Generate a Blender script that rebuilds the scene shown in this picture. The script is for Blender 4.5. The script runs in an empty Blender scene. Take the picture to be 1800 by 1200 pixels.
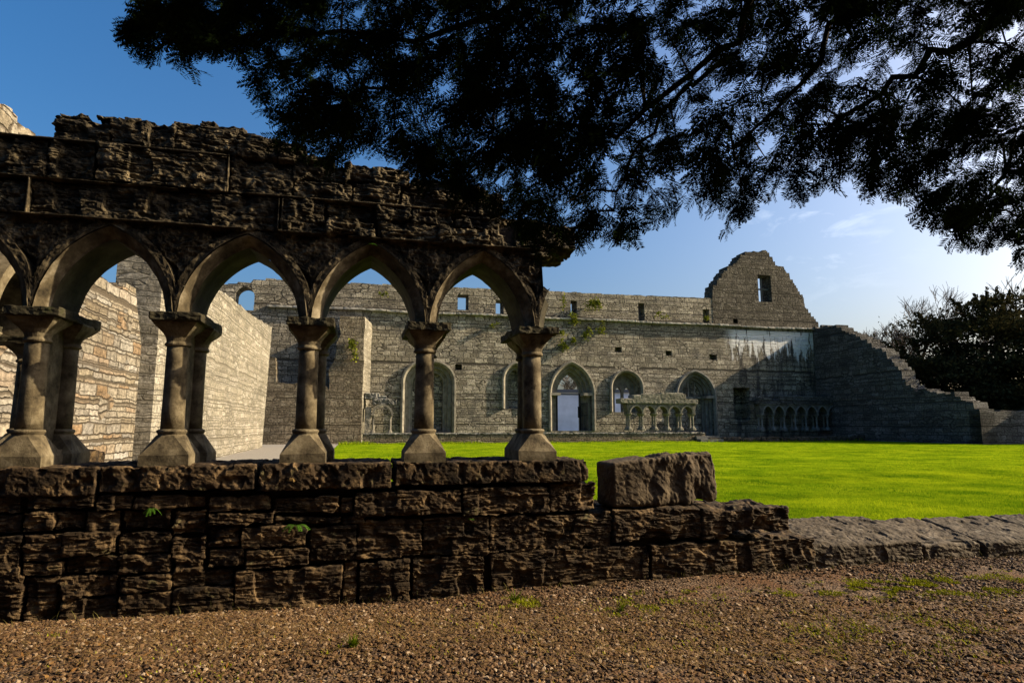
import bpy, bmesh, math, random
import numpy as np
from mathutils import Vector, Matrix
R=math.radians
rng=np.random.default_rng(7); random.seed(7)
scn=bpy.context.scene
# ------------------------------------------------------------------ camera
F=1080.;HY=748.;H=1.3
PITCH=math.atan((HY-600)/F)
cam=bpy.data.cameras.new('camera'); cam.sensor_width=36; cam.lens=21.6; cam.clip_end=3000; cam.clip_start=.05
co=bpy.data.objects.new('camera',cam); scn.collection.objects.link(co)
co.location=(0,0,H); co.rotation_euler=(math.pi/2+PITCH,0,0); scn.camera=co
# ------------------------------------------------------------------ light
SUN_AZ=R(83.6)   # to the right of the view direction
SUN_EL=R(28)
SKY=.084; SUNP=5.0; EXPO=1.3
w=bpy.data.worlds.new('World'); scn.world=w; w.use_nodes=True
nt=w.node_tree; nt.nodes.clear()
out=nt.nodes.new('ShaderNodeOutputWorld'); bg=nt.nodes.new('ShaderNodeBackground')
sky=nt.nodes.new('ShaderNodeTexSky'); sky.sky_type='NISHITA'; sky.sun_disc=False
sky.sun_elevation=SUN_EL; sky.sun_rotation=SUN_AZ; sky.air_density=1.0; sky.dust_density=6.0; sky.ozone_density=3.0; sky.altitude=50
bg.inputs[1].default_value=SKY
hs=nt.nodes.new('ShaderNodeHueSaturation'); hs.inputs['Saturation'].default_value=1.4
# thin cirrus
tc=nt.nodes.new('ShaderNodeTexCoord'); mp=nt.nodes.new('ShaderNodeMapping'); mp.inputs['Scale'].default_value=(5.0,5.0,14.0); mp.inputs['Rotation'].default_value=(0,R(-12),0)
nz=nt.nodes.new('ShaderNodeTexNoise'); nz.inputs['Scale'].default_value=2.6; nz.inputs['Detail'].default_value=9; nz.inputs['Roughness'].default_value=.62; nz.inputs['Distortion'].default_value=.6
rp=nt.nodes.new('ShaderNodeValToRGB'); rp.color_ramp.elements[0].position=.50; rp.color_ramp.elements[1].position=.80
big=nt.nodes.new('ShaderNodeVectorMath'); big.operation='DISTANCE'; big.inputs[1].default_value=(.445,.845,.30)
bm_=nt.nodes.new('ShaderNodeMapRange'); bm_.inputs[1].default_value=.02; bm_.inputs[2].default_value=.15; bm_.inputs[3].default_value=.35; bm_.inputs[4].default_value=0
ml=nt.nodes.new('ShaderNodeMath'); ml.operation='MULTIPLY'
mx=nt.nodes.new('ShaderNodeMixRGB'); mx.inputs[2].default_value=(8,8.4,8.8,1)
L=nt.links.new
L(tc.outputs['Generated'],mp.inputs[0]);L(mp.outputs[0],nz.inputs['Vector']);L(nz.outputs[0],rp.inputs[0])
L(tc.outputs['Generated'],big.inputs[0]);L(big.outputs['Value'],bm_.inputs[0]);L(bm_.outputs[0],ml.inputs[0]);L(rp.outputs[0],ml.inputs[1])
L(sky.outputs[0],hs.inputs['Color']);L(hs.outputs[0],mx.inputs[1]);L(ml.outputs[0],mx.inputs[0]);L(mx.outputs[0],bg.inputs[0]);L(bg.outputs[0],out.inputs[0])
sl=bpy.data.lights.new('sun','SUN'); sl.energy=SUNP; sl.angle=R(.5); sl.color=(1,.81,.54)
so=bpy.data.objects.new('sun',sl); scn.collection.objects.link(so)
sd=Vector((math.sin(SUN_AZ)*math.cos(SUN_EL),math.cos(SUN_AZ)*math.cos(SUN_EL),math.sin(SUN_EL)))
so.rotation_euler=sd.to_track_quat('Z','Y').to_euler()
scn.view_settings.view_transform='Standard'; scn.view_settings.look='None'; scn.view_settings.gamma=1; scn.view_settings.exposure=EXPO
scn.cycles.max_bounces=5; scn.cycles.diffuse_bounces=3; scn.cycles.glossy_bounces=2; scn.cycles.transparent_max_bounces=4

# ------------------------------------------------------------------ projection helpers (measurements of the place)
TH=R(13.9)
dA=np.array([math.cos(TH),math.sin(TH),0]); nA=np.array([-math.sin(TH),math.cos(TH),0])
C0=np.array([0,0,H])
def ray(u,v):
    cx=(u-900)/F;cy=(600-v)/F
    return np.array([cx,math.cos(PITCH)-cy*math.sin(PITCH),math.sin(PITCH)+cy*math.cos(PITCH)])
def ground(u,v,z=0.):
    d=ray(u,v); return C0+d*((z-H)/d[2])
def at(u,v,Y):
    d=ray(u,v); return C0+d*(Y/d[1])
def proj(P):
    x=P[...,0];y=P[...,1];z=P[...,2]-H
    f=y*math.cos(PITCH)+z*math.sin(PITCH); up=-y*math.sin(PITCH)+z*math.cos(PITCH)
    return 900+F*x/f,600-F*up/f,f
O1=np.array([-3.50426,4.42256,0.]); O2=ground(1000,775,.22)*np.array([1,1,0])
def US(u,v,t=0.,O=O1):
    d=ray(u,v);P=O+nA*t;k=np.dot(P-C0,nA)/np.dot(d,nA);q=C0+k*d
    return np.dot(q-O,dA),q[2]
# ------------------------------------------------------------------ noise
def _h(ix,iy,iz,seed):
    n=(ix*374761393+iy*668265263+iz*2147483647+seed*1274126177)&0xffffffff
    n=((n^(n>>13))*1274126177)&0xffffffff
    n=((n^(n>>16))*668265263)&0xffffffff
    return ((n^(n>>15))&0xffff)/32767.5-1.
def vnoise(p,seed=0):
    f=np.floor(p).astype(np.int64); r=p-f; r=r*r*r*(r*(r*6-15)+10)
    x,y,z=f[:,0],f[:,1],f[:,2]; a,b,c=r[:,0],r[:,1],r[:,2]
    def g(i,j,k): return _h(x+i,y+j,z+k,seed)
    return ((g(0,0,0)*(1-a)+g(1,0,0)*a)*(1-b)+(g(0,1,0)*(1-a)+g(1,1,0)*a)*b)*(1-c)+((g(0,0,1)*(1-a)+g(1,0,1)*a)*(1-b)+(g(0,1,1)*(1-a)+g(1,1,1)*a)*b)*c
def fbm(p,sc,oct=4,seed=0,gain=.5):
    p=p*np.array(sc,dtype=float); s=np.zeros(len(p)); a=1.
    for i in range(oct):
        s+=a*vnoise(p+i*17.3,seed+i); a*=gain; p=p*2.03
    return s
# ------------------------------------------------------------------ object helpers
COL=scn.collection
def tag(o,label=None,cat=None,group=None,kind=None):
    if label:o['label']=label
    if cat:o['category']=cat
    if group:o['group']=group
    if kind:o['kind']=kind
    return o
def empty(name,loc=(0,0,0),rz=0.):
    o=bpy.data.objects.new(name,None); COL.objects.link(o); o.location=loc; o.rotation_euler=(0,0,rz); o.empty_display_size=.3; return o
class MB:
    """collects vertex and face arrays and links them as one mesh object"""
    def __init__(s): s.V=[];s.Fq=[];s.Ft=[];s.n=0;s.att=[]
    def add(s,V,Fq=None,Ft=None,att=None):
        V=np.asarray(V,float); 
        if Fq is not None and len(Fq): s.Fq.append(np.asarray(Fq,int)+s.n)
        if Ft is not None and len(Ft): s.Ft.append(np.asarray(Ft,int)+s.n)
        s.V.append(V); s.att.append(np.full(len(V),.5) if att is None else np.broadcast_to(att,len(V))); s.n+=len(V); return s
    def build(s,name,m,parent=None,smooth=False,O=None):
        V=np.concatenate(s.V); me=bpy.data.meshes.new(name)
        q=np.concatenate(s.Fq) if s.Fq else np.zeros((0,4),int); t=np.concatenate(s.Ft) if s.Ft else np.zeros((0,3),int)
        me.vertices.add(len(V)); me.vertices.foreach_set('co',V.ravel())
        idx=np.concatenate([q.ravel(),t.ravel()]); me.loops.add(len(idx)); me.loops.foreach_set('vertex_index',idx)
        ls=np.concatenate([np.arange(len(q))*4,len(q)*4+np.arange(len(t))*3]); me.polygons.add(len(q)+len(t))
        me.polygons.foreach_set('loop_start',ls)
        me.update(calc_edges=True); me.validate()
        me.polygons.foreach_set('use_smooth',np.full(len(me.polygons),bool(smooth)))
        a=me.attributes.new('tint','FLOAT','POINT'); a.data.foreach_set('value',np.concatenate(s.att))
        me.materials.append(m)
        o=bpy.data.objects.new(name,me); COL.objects.link(o)
        if parent is not None:o.parent=parent
        return o
def grid(nu,nv,off=0,flip=False):
    i,j=np.meshgrid(np.arange(nu-1),np.arange(nv-1),indexing='ij'); a=(i*nv+j).ravel()
    f=np.stack([a,a+nv,a+nv+1,a+1],1)
    return (f[:,::-1] if flip else f)+off
def boxgrid(lo,hi,res):
    """six gridded faces of a box"""
    lo=np.array(lo,float);hi=np.array(hi,float); Vs=[];Fs=[];n=0
    for ax in range(3):
        b,c=[(1,2),(2,0),(0,1)][ax]
        nb=max(2,int((hi[b]-lo[b])/res[b])+2); nc=max(2,int((hi[c]-lo[c])/res[c])+2)
        B,Cc=np.meshgrid(np.linspace(lo[b],hi[b],nb),np.linspace(lo[c],hi[c],nc),indexing='ij')
        for side in (0,1):
            P=np.zeros((nb*nc,3)); P[:,ax]=(lo,hi)[side][ax]; P[:,b]=B.ravel(); P[:,c]=Cc.ravel()
            Vs.append(P); Fs.append(grid(nb,nc,n,flip=(side==0))); n+=nb*nc
    return np.concatenate(Vs),np.concatenate(Fs)
def rock(mb,lo,hi,res=(.009,.05,.009),rad=.02,amp=1.,seed=0,lam=1.,slant=0.,pit=0.,tilt=0.):
    V,Fc=boxgrid(lo,hi,res); lo=np.array(lo,float);hi=np.array(hi,float)
    rad=min(rad,.45*(hi-lo).min())
    c=np.clip(V,lo+rad,hi-rad); d=V-c; ln=np.linalg.norm(d,axis=1,keepdims=True); d=d/np.maximum(ln,1e-9)
    P=c+d*rad
    q=P+np.array([seed*3.7,seed*1.3,seed*2.1])
    # warp gives the bedding its wave
    wz=q.copy(); wz[:,2]+=.03*fbm(q,(2.5,2.5,3),2,seed+3)
    lamn=fbm(wz,(3.5,3.5,26),3,seed+5,.6)
    crk=fbm(wz,(2.2,2.2,19),2,seed+7,.5); fine=fbm(q,(30,30,44),2,seed+9,.6); rid=fbm(q,(10,10,15),3,seed+13,.6)
    hol=fbm(q,(5.5,5.5,4.5),2,seed+15,.5); hol=np.clip((hol-.18)/.12,0,1)*(.4+.6*min(1,lam))
    n=.013*fbm(q,(3,3,4),2,seed)+lam*(.016*(.45-np.abs(lamn))-.014*np.clip(1-np.abs(crk)/.07,0,1))+.010*(.35-np.abs(rid))+.0055*fine-.024*hol
    if pit: 
        pn=fbm(q,(11,11,9),3,seed+21,.55); n-=pit*np.clip(pn-.02,0,1)
    P=P+d*(n*amp)[:,None]
    if slant: P[:,2]+=slant*(P[:,0]-.5*(lo[0]+hi[0]))
    P[:,2]+=.006*vnoise(q*np.array([5,5,0.1]),seed+2)*amp+tilt*(P[:,1]-lo[1])
    mb.add(P,Fq=Fc,att=_h(np.int64(seed*7+1),np.int64(3),np.int64(5),11)*.5+.5)
def box(mb,lo,hi,att=None):
    x0,y0,z0=lo;x1,y1,z1=hi
    V=[(x0,y0,z0),(x1,y0,z0),(x1,y1,z0),(x0,y1,z0),(x0,y0,z1),(x1,y0,z1),(x1,y1,z1),(x0,y1,z1)]
    mb.add(V,Fq=[(0,3,2,1),(4,5,6,7),(0,1,5,4),(1,2,6,5),(2,3,7,6),(3,0,4,7)],att=att)
def lathe(mb,prof,cx,cy,n=28,sq=None,rough=0,seed=0):
    """prof: list of (r,z,squareness) rings"""
    a=np.arange(n)/n*2*math.pi; V=[]
    for (r,z,*s) in prof:
        s=s[0] if s else 0.
        ca,sa=np.cos(a),np.sin(a); m=np.maximum(abs(ca),abs(sa)); k=(1-s)+s/m
        V.append(np.stack([r*k*ca,r*k*sa,np.full(n,z)],1))
    V=np.concatenate(V)
    if rough:
        dn=V*np.array([1,1,0]);dn/=np.maximum(np.linalg.norm(dn,axis=1,keepdims=True),1e-6)
        V=V+dn*(rough*fbm(V+seed*5.1,(14,14,10),3,seed))[:,None]
    V+=np.array([cx,cy,0]); fs=[]
    for k in range(len(prof)-1):
        for i in range(n): j=(i+1)%n; fs.append((k*n+i,k*n+j,(k+1)*n+j,(k+1)*n+i))
    b=len(V); V=np.concatenate([V,[[cx,cy,prof[0][1]],[cx,cy,prof[-1][1]]]])
    t=[(b,(i+1)%n,i) for i in range(n)]+[(b+1,(len(prof)-1)*n+i,(len(prof)-1)*n+(i+1)%n) for i in range(n)]
    mb.add(V,Fq=fs,Ft=t)
def tube(mb,pts,rad,n=7):
    pts=np.asarray(pts,float); rad=np.broadcast_to(rad,len(pts)); V=[]
    T=np.gradient(pts,axis=0); T/=np.linalg.norm(T,axis=1,keepdims=True)
    ref=np.array([0,0,1.]) if abs(T[0][2])<.9 else np.array([1.,0,0])
    a=np.arange(n)/n*2*math.pi
    for p,t,r in zip(pts,T,rad):
        x=np.cross(t,ref);x/=np.linalg.norm(x)+1e-9;y=np.cross(t,x); V.append(p+r*(np.outer(np.cos(a),x)+np.outer(np.sin(a),y)))
    fs=[];m=len(pts)
    for k in range(m-1):
        for i in range(n): j=(i+1)%n; fs.append((k*n+i,k*n+j,(k+1)*n+j,(k+1)*n+i))
    mb.add(np.concatenate(V),Fq=fs)
def arch_pts(cx,w,zs,za,off=0.,n=14,zb=None,frac=1.,half=None,q=0.):
    """pointed arch intrados path, off widens it; left spring -> apex -> right spring"""
    h=za-zs; e=(h*h+2*h*q-w*w/4)/w; r=math.hypot(e,h+q); Rr=r+off; a0=math.asin(q/Rr)
    am=math.acos(max(-1,min(1,e/Rr))) if e>=0 else math.pi-math.acos(min(1,-e/Rr))
    A=np.linspace(a0,am,n); lx=cx+e-Rr*np.cos(A); lz=zs-q+Rr*np.sin(A)
    left=np.stack([lx,lz],1); right=np.stack([2*cx-lx,lz],1)[::-1]
    if half=='L': return left[:max(2,int(n*frac))]
    P=np.concatenate([left,right[1:]])
    if zb is not None: P=np.concatenate([[[P[0,0],zb]],P,[[P[-1,0],zb]]])
    return P
def sweep_arch(mb,cx,w,zs,za,prof,n=14,zb=None,closed=False,half=None,frac=1.,q=0.):
    """prof: list of (offset,y)"""
    rows=[]
    for (o,y) in prof:
        P=arch_pts(cx,w,zs,za,o,n,zb,frac,half,q); rows.append(np.stack([P[:,0],np.full(len(P),y),P[:,1]],1))
    m=len(rows[0]); V=np.concatenate(rows); fs=[]
    K=len(prof)
    for k in range(K if closed else K-1):
        k2=(k+1)%K
        for i in range(m-1): fs.append((k*m+i,k*m+i+1,k2*m+i+1,k2*m+i))
    mb.add(V,Fq=fs)
# ------------------------------------------------------------------ materials
ALB=.60   # every base colour below is multiplied by this
def K(c): return tuple(x*ALB for x in c)
def newmat(name,rough=.9):
    m=bpy.data.materials.new(name); m.use_nodes=True; b=m.node_tree.nodes['Principled BSDF']; b.inputs['Roughness'].default_value=rough
    b.inputs['Specular IOR Level'].default_value=.15
    return m,m.node_tree,b
def N(nt,t,**k):
    n=nt.nodes.new(t)
    for a,v in k.items():
        if a in n.inputs: n.inputs[a].default_value=v
        else: setattr(n,a,v)
    return n
def ramp(nt,stops,interp='LINEAR'):
    r=nt.nodes.new('ShaderNodeValToRGB'); r.color_ramp.interpolation=interp; e=r.color_ramp.elements
    e[0].position=stops[0][0]; e[0].color=(*stops[0][1],1); e[1].position=stops[-1][0]; e[1].color=(*stops[-1][1],1)
    for p,c in stops[1:-1]: x=e.new(p); x.color=(*c,1)
    return r
def stone(name,dark,mid,light,sc=5.,bump=.5,bd=.006,fine=60.,tintmix=.35,lichen=None,moss=None):
    m,nt,b=newmat(name); L=nt.links.new; tc=N(nt,'ShaderNodeTexCoord')
    n1=N(nt,'ShaderNodeTexNoise',Scale=sc,Detail=8.,Roughness=.65); L(tc.outputs['Object'],n1.inputs['Vector'])
    r=ramp(nt,[(.3,K(dark)),(.5,K(mid)),(.72,K(light))]); L(n1.outputs[0],r.inputs[0]); col=r.outputs[0]
    at_=N(nt,'ShaderNodeAttribute',attribute_name='tint'); hsv=N(nt,'ShaderNodeHueSaturation')
    mr=N(nt,'ShaderNodeMapRange'); mr.inputs[3].default_value=1-tintmix; mr.inputs[4].default_value=1+tintmix
    L(at_.outputs['Fac'],mr.inputs[0]); L(mr.outputs[0],hsv.inputs['Value']); L(col,hsv.inputs['Color']); col=hsv.outputs[0]
    for spec,s2,lo,hi in ((lichen,9.,.60,.68),(moss,4.,.60,.72)):
        if spec:
            n2=N(nt,'ShaderNodeTexNoise',Scale=s2,Detail=6.,Roughness=.7); L(tc.outputs['Object'],n2.inputs['Vector'])
            mk=ramp(nt,[(lo,(0,0,0)),(hi,(.8,.8,.8))]); L(n2.outputs[0],mk.inputs[0]); x=N(nt,'ShaderNodeMixRGB'); x.inputs[2].default_value=(*K(spec),1)
            L(mk.outputs[0],x.inputs[0]); L(col,x.inputs[1]); col=x.outputs[0]
    L(col,b.inputs['Base Color'])
    n3=N(nt,'ShaderNodeTexNoise',Scale=fine,Detail=6.,Roughness=.7); L(tc.outputs['Object'],n3.inputs['Vector'])
    bp=N(nt,'ShaderNodeBump',Strength=bump,Distance=bd); L(n3.outputs[0],bp.inputs['Height']); L(bp.outputs[0],b.inputs['Normal'])
    return m
def rubble(name,sw,sh,pal,mortar,bump=.8,bd=.05,warp=.12,rnd=.8,mort=.06,stain=None,lime=False,val=1.,patch=.35):
    m,nt,b=newmat(name,.95); L=nt.links.new; tc=N(nt,'ShaderNodeTexCoord')
    sp=N(nt,'ShaderNodeSeparateXYZ'); L(tc.outputs['Object'],sp.inputs[0])
    ad=N(nt,'ShaderNodeMath',operation='ADD'); L(sp.outputs[0],ad.inputs[0]); L(sp.outputs[1],ad.inputs[1])
    cb=N(nt,'ShaderNodeCombineXYZ'); L(ad.outputs[0],cb.inputs[0]); L(sp.outputs[2],cb.inputs[1])
    nw=N(nt,'ShaderNodeTexNoise',Scale=1.1/sw*.5,Detail=3.); L(cb.outputs[0],nw.inputs['Vector'])
    sb=N(nt,'ShaderNodeVectorMath',operation='SUBTRACT'); sb.inputs[1].default_value=(.5,.5,.5); L(nw.outputs['Color'],sb.inputs[0])
    sc=N(nt,'ShaderNodeVectorMath',operation='MULTIPLY'); sc.inputs[1].default_value=(warp*3,warp*2,0); L(sb.outputs[0],sc.inputs[0])
    a0=N(nt,'ShaderNodeVectorMath',operation='ADD'); L(cb.outputs[0],a0.inputs[0]); L(sc.outputs[0],a0.inputs[1])
    nw2=N(nt,'ShaderNodeTexNoise',Scale=2.2/sw,Detail=4.,Roughness=.6); L(cb.outputs[0],nw2.inputs['Vector'])
    sb2=N(nt,'ShaderNodeVectorMath',operation='SUBTRACT'); sb2.inputs[1].default_value=(.5,.5,.5); L(nw2.outputs['Color'],sb2.inputs[0])
    sc2=N(nt,'ShaderNodeVectorMath',operation='MULTIPLY'); sc2.inputs[1].default_value=(sw*.45,sh*.8,0); L(sb2.outputs[0],sc2.inputs[0])
    a2=N(nt,'ShaderNodeVectorMath',operation='ADD'); L(a0.outputs[0],a2.inputs[0]); L(sc2.outputs[0],a2.inputs[1])
    sq=N(nt,'ShaderNodeSeparateXYZ'); L(a2.outputs[0],sq.inputs[0])
    def MM(op,x,y=None,z=None):
        q=N(nt,'ShaderNodeMath',operation=op)
        for i,k_ in enumerate((x,y,z)):
            if k_ is None: continue
            if isinstance(k_,(int,float)): q.inputs[i].default_value=k_
            else: L(k_,q.inputs[i])
        return q.outputs[0]
    zn=N(nt,'ShaderNodeTexNoise',Scale=1.7/sh*.35,Detail=2.,noise_dimensions='1D'); L(sq.outputs[1],zn.inputs['W'])
    zr=MM('ADD',MM('DIVIDE',sq.outputs[1],sh),MM('MULTIPLY',zn.outputs[0],2.6)); row=MM('FLOOR',zr); fr=MM('FRACT',zr)
    wx=MM('ADD',MM('DIVIDE',sq.outputs[0],sw),MM('MULTIPLY',row,37.73))
    v1=N(nt,'ShaderNodeTexVoronoi',Scale=1.,Randomness=1.,voronoi_dimensions='1D'); L(wx,v1.inputs['W'])
    v2=N(nt,'ShaderNodeTexVoronoi',Scale=1.,Randomness=1.,voronoi_dimensions='1D',feature='DISTANCE_TO_EDGE'); L(wx,v2.inputs['W'])
    ez=MM('MULTIPLY',MM('MINIMUM',fr,MM('SUBTRACT',1.,fr)),sh); ex=MM('MULTIPLY',v2.outputs[0],sw)
    edg=MM('MINIMUM',ez,ex)
    dv=N(nt,'ShaderNodeVectorMath',operation='MULTIPLY'); dv.inputs[1].default_value=(1.1/sw,.8/sh,1); L(a2.outputs[0],dv.inputs[0])
    u1=N(nt,'ShaderNodeTexVoronoi',Scale=1.,Randomness=.9,voronoi_dimensions='2D'); L(dv.outputs[0],u1.inputs['Vector'])
    u2=N(nt,'ShaderNodeTexVoronoi',Scale=1.,Randomness=.9,voronoi_dimensions='2D',feature='DISTANCE_TO_EDGE'); L(dv.outputs[0],u2.inputs['Vector'])
    mn=N(nt,'ShaderNodeTexNoise',Scale=.55/sw,Detail=1.); L(cb.outputs[0],mn.inputs['Vector'])
    msk=MM('GREATER_THAN',mn.outputs[0],.62)
    eV=MM('MULTIPLY',u2.outputs[0],sh*1.1); edg=MM('ADD',MM('MULTIPLY',edg,MM('SUBTRACT',1.,msk)),MM('MULTIPLY',eV,msk))
    cm=N(nt,'ShaderNodeMixRGB'); L(msk,cm.inputs[0]); L(v1.outputs['Color'],cm.inputs[1]); L(u1.outputs['Color'],cm.inputs[2])
    s2=N(nt,'ShaderNodeSeparateXYZ'); L(cm.outputs[0],s2.inputs[0])
    k=len(pal); r=ramp(nt,[(i/(k-1),tuple(x*val*ALB for x in pal[i])) for i in range(k)]); L(s2.outputs[0],r.inputs[0])
    # blotchy weathering over the stones
    n1=N(nt,'ShaderNodeTexNoise',Scale=9.,Detail=7.,Roughness=.7); L(tc.outputs['Object'],n1.inputs['Vector'])
    n0=N(nt,'ShaderNodeTexNoise',Scale=.55,Detail=5.,Roughness=.6); L(tc.outputs['Object'],n0.inputs['Vector'])
    mr=N(nt,'ShaderNodeMapRange'); mr.inputs[1].default_value=.33; mr.inputs[2].default_value=.67; mr.inputs[3].default_value=.35; mr.inputs[4].default_value=1.65; L(n1.outputs[0],mr.inputs[0])
    m0=N(nt,'ShaderNodeMapRange'); m0.inputs[1].default_value=.3; m0.inputs[2].default_value=.7; m0.inputs[3].default_value=1-patch; m0.inputs[4].default_value=1+patch; L(n0.outputs[0],m0.inputs[0])
    mm=N(nt,'ShaderNodeMath',operation='MULTIPLY'); L(mr.outputs[0],mm.inputs[0]); L(m0.outputs[0],mm.inputs[1])
    hv=N(nt,'ShaderNodeHueSaturation'); L(mm.outputs[0],hv.inputs['Value']); L(r.outputs[0],hv.inputs['Color'])
    ed=N(nt,'ShaderNodeMapRange',interpolation_type='SMOOTHSTEP'); ed.inputs[1].default_value=mort*sh*.1; ed.inputs[2].default_value=mort*sh*2.2; L(edg,ed.inputs[0])
    mx=N(nt,'ShaderNodeMixRGB'); mx.inputs[1].default_value=(*[c*val*ALB for c in mortar],1); L(ed.outputs[0],mx.inputs[0]); L(hv.outputs[0],mx.inputs[2]); col=mx.outputs[0]
    if stain:
        n4=N(nt,'ShaderNodeTexNoise',Scale=.8,Detail=7.,Roughness=.65); L(tc.outputs['Object'],n4.inputs['Vector'])
        mk=ramp(nt,[(.5,(0,0,0)),(.68,(.75,.75,.75))]); L(n4.outputs[0],mk.inputs[0]); x=N(nt,'ShaderNodeMixRGB'); x.inputs[2].default_value=(*K(stain),1)
        L(mk.outputs[0],x.inputs[0]); L(col,x.inputs[1]); col=x.outputs[0]
    if lime:  # white lime washed down the wall below the string course
        mpp=N(nt,'ShaderNodeMapping'); mpp.inputs['Scale'].default_value=(1.5,1,.30); L(tc.outputs['Object'],mpp.inputs[0])
        n5=N(nt,'ShaderNodeTexNoise',Scale=1.6,Detail=9.,Roughness=.75); L(mpp.outputs[0],n5.inputs['Vector'])
        # a box where it sits
        def rng_(o,a,b_,c,d):
            q=N(nt,'ShaderNodeMapRange',interpolation_type='SMOOTHSTEP'); q.inputs[1].default_value=a;q.inputs[2].default_value=b_;q.inputs[3].default_value=c;q.inputs[4].default_value=d; L(o,q.inputs[0]); return q.outputs[0]
        xa=rng_(sp.outputs[0],lime[0],lime[0]+1.2,0,1); xb=rng_(sp.outputs[0],lime[1]-.8,lime[1],1,0)
        za=rng_(sp.outputs[2],lime[2],lime[3],-.16,.14); zb=rng_(sp.outputs[2],lime[3],lime[3]+.05,1,0)
        f=N(nt,'ShaderNodeMath',operation='ADD'); L(n5.outputs[0],f.inputs[0]); L(za,f.inputs[1])
        mk=ramp(nt,[(.545,(0,0,0)),(.58,(1,1,1))]); L(f.outputs[0],mk.inputs[0]); acc=mk.outputs[0]
        for o in (xa,xb,zb):
            q=N(nt,'ShaderNodeMath',operation='MULTIPLY'); L(acc,q.inputs[0]); L(o,q.inputs[1]); acc=q.outputs[0]
        # black damp stain round it
        n6=N(nt,'ShaderNodeTexNoise',Scale=1.1,Detail=6.); L(mpp.outputs[0],n6.inputs['Vector'])
        dk=ramp(nt,[(.48,(0,0,0)),(.60,(.75,.75,.75))]); L(n6.outputs[0],dk.inputs[0]); a3=dk.outputs[0]
        for o in (xa,):
            q=N(nt,'ShaderNodeMath',operation='MULTIPLY'); L(a3,q.inputs[0]); L(o,q.inputs[1]); a3=q.outputs[0]
        x=N(nt,'ShaderNodeMixRGB'); x.inputs[2].default_value=(.022,.023,.026,1); L(a3,x.inputs[0]); L(col,x.inputs[1]); col=x.outputs[0]
        x=N(nt,'ShaderNodeMixRGB'); x.inputs[2].default_value=(.72,.73,.74,1); L(acc,x.inputs[0]); L(col,x.inputs[1]); col=x.outputs[0]
    L(col,b.inputs['Base Color'])
    # bump: stones proud of mortar, each with its own height and rough face
    h1=N(nt,'ShaderNodeMath',operation='MULTIPLY_ADD'); L(s2.outputs[1],h1.inputs[0]); h1.inputs[1].default_value=.5; h1.inputs[2].default_value=.6
    h2=N(nt,'ShaderNodeMath',operation='MULTIPLY'); L(ed.outputs[0],h2.inputs[0]); L(h1.outputs[0],h2.inputs[1])
    h3=N(nt,'ShaderNodeMath',operation='MULTIPLY_ADD'); L(n1.outputs[0],h3.inputs[0]); h3.inputs[1].default_value=1.3; L(h2.outputs[0],h3.inputs[2])
    bp=N(nt,'ShaderNodeBump',Strength=bump,Distance=bd); L(h3.outputs[0],bp.inputs['Height']); L(bp.outputs[0],b.inputs['Normal'])
    return m
def plain(name,c,rough=.8,metal=0.,sc=20.,var=.3):
    m,nt,b=newmat(name,rough); L=nt.links.new; tc=N(nt,'ShaderNodeTexCoord'); n=N(nt,'ShaderNodeTexNoise',Scale=sc,Detail=5.); L(tc.outputs['Object'],n.inputs['Vector'])
    c=K(c); r=ramp(nt,[(.3,tuple(x*(1-var) for x in c)),(.7,tuple(min(1,x*(1+var)) for x in c))]); L(n.outputs[0],r.inputs[0]); L(r.outputs[0],b.inputs['Base Color']); b.inputs['Metallic'].default_value=metal
    return m
def leafmat(name,a,c,trans=.25,sc=None):
    m,nt,b=newmat(name,.6); L=nt.links.new
    b.inputs['Specular IOR Level'].default_value=0.; b.inputs['Roughness'].default_value=1
    at_=N(nt,'ShaderNodeAttribute',attribute_name='tint'); r=ramp(nt,[(0,K(a)),(1,K(c))]); L(at_.outputs['Fac'],r.inputs[0]); L(r.outputs[0],b.inputs['Base Color'])
    if trans:
        tr=N(nt,'ShaderNodeBsdfTranslucent'); L(r.outputs[0],tr.inputs[0]); mxs=N(nt,'ShaderNodeMixShader'); mxs.inputs[0].default_value=trans
        L(b.outputs[0],mxs.inputs[1]); L(tr.outputs[0],mxs.inputs[2]); L(mxs.outputs[0],nt.nodes['Material Output'].inputs['Surface'])
    return m
M_base=stone('weathered_brown_stone',(.007,.0045,.003),(.045,.029,.015),(.24,.16,.08),8,1.,.008,60,lichen=(.20,.17,.08))
M_upper=stone('weathered_olive_stone',(.008,.0065,.004),(.05,.039,.022),(.26,.205,.12),8,1.,.009,55,lichen=(.30,.26,.17))
M_block=stone('dark_block_stone',(.03,.023,.016),(.085,.062,.038),(.17,.13,.08),6,.7,.005,60)
M_kerb=stone('grey_kerb_stone',(.02,.015,.01),(.08,.062,.042),(.18,.15,.115),8,.9,.007,45,lichen=(.28,.25,.20))
M_col=stone('pale_column_stone',(.022,.017,.010),(.15,.12,.072),(.33,.28,.185),7,.9,.006,50,.2,lichen=(.03,.023,.013),moss=(.03,.024,.014))  # near-black patches: black lichen, plus upper shaft shade put into the colour
M_chf=stone('lit_arch_edge',(.018,.014,.008),(.12,.095,.056),(.36,.31,.22),7,.6,.005,60,.2)  # paler than the soffit: the sunlit chamfer strip is put into the colour
M_soff=stone('shaded_arch_stone',(.014,.012,.007),(.05,.043,.024),(.11,.10,.06),5,.5,.005,50,.2,moss=(.06,.07,.018))  # soffit shade put into the colour, darker copy of the edge stone
M_core=stone('dark_mortar',(.015,.011,.008),(.03,.022,.015),(.06,.045,.03),9,.5,.01,40)
PG=[(.15,.138,.115),(.22,.205,.175),(.29,.275,.24),(.18,.165,.14),(.36,.34,.30),(.23,.21,.175)]
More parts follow.
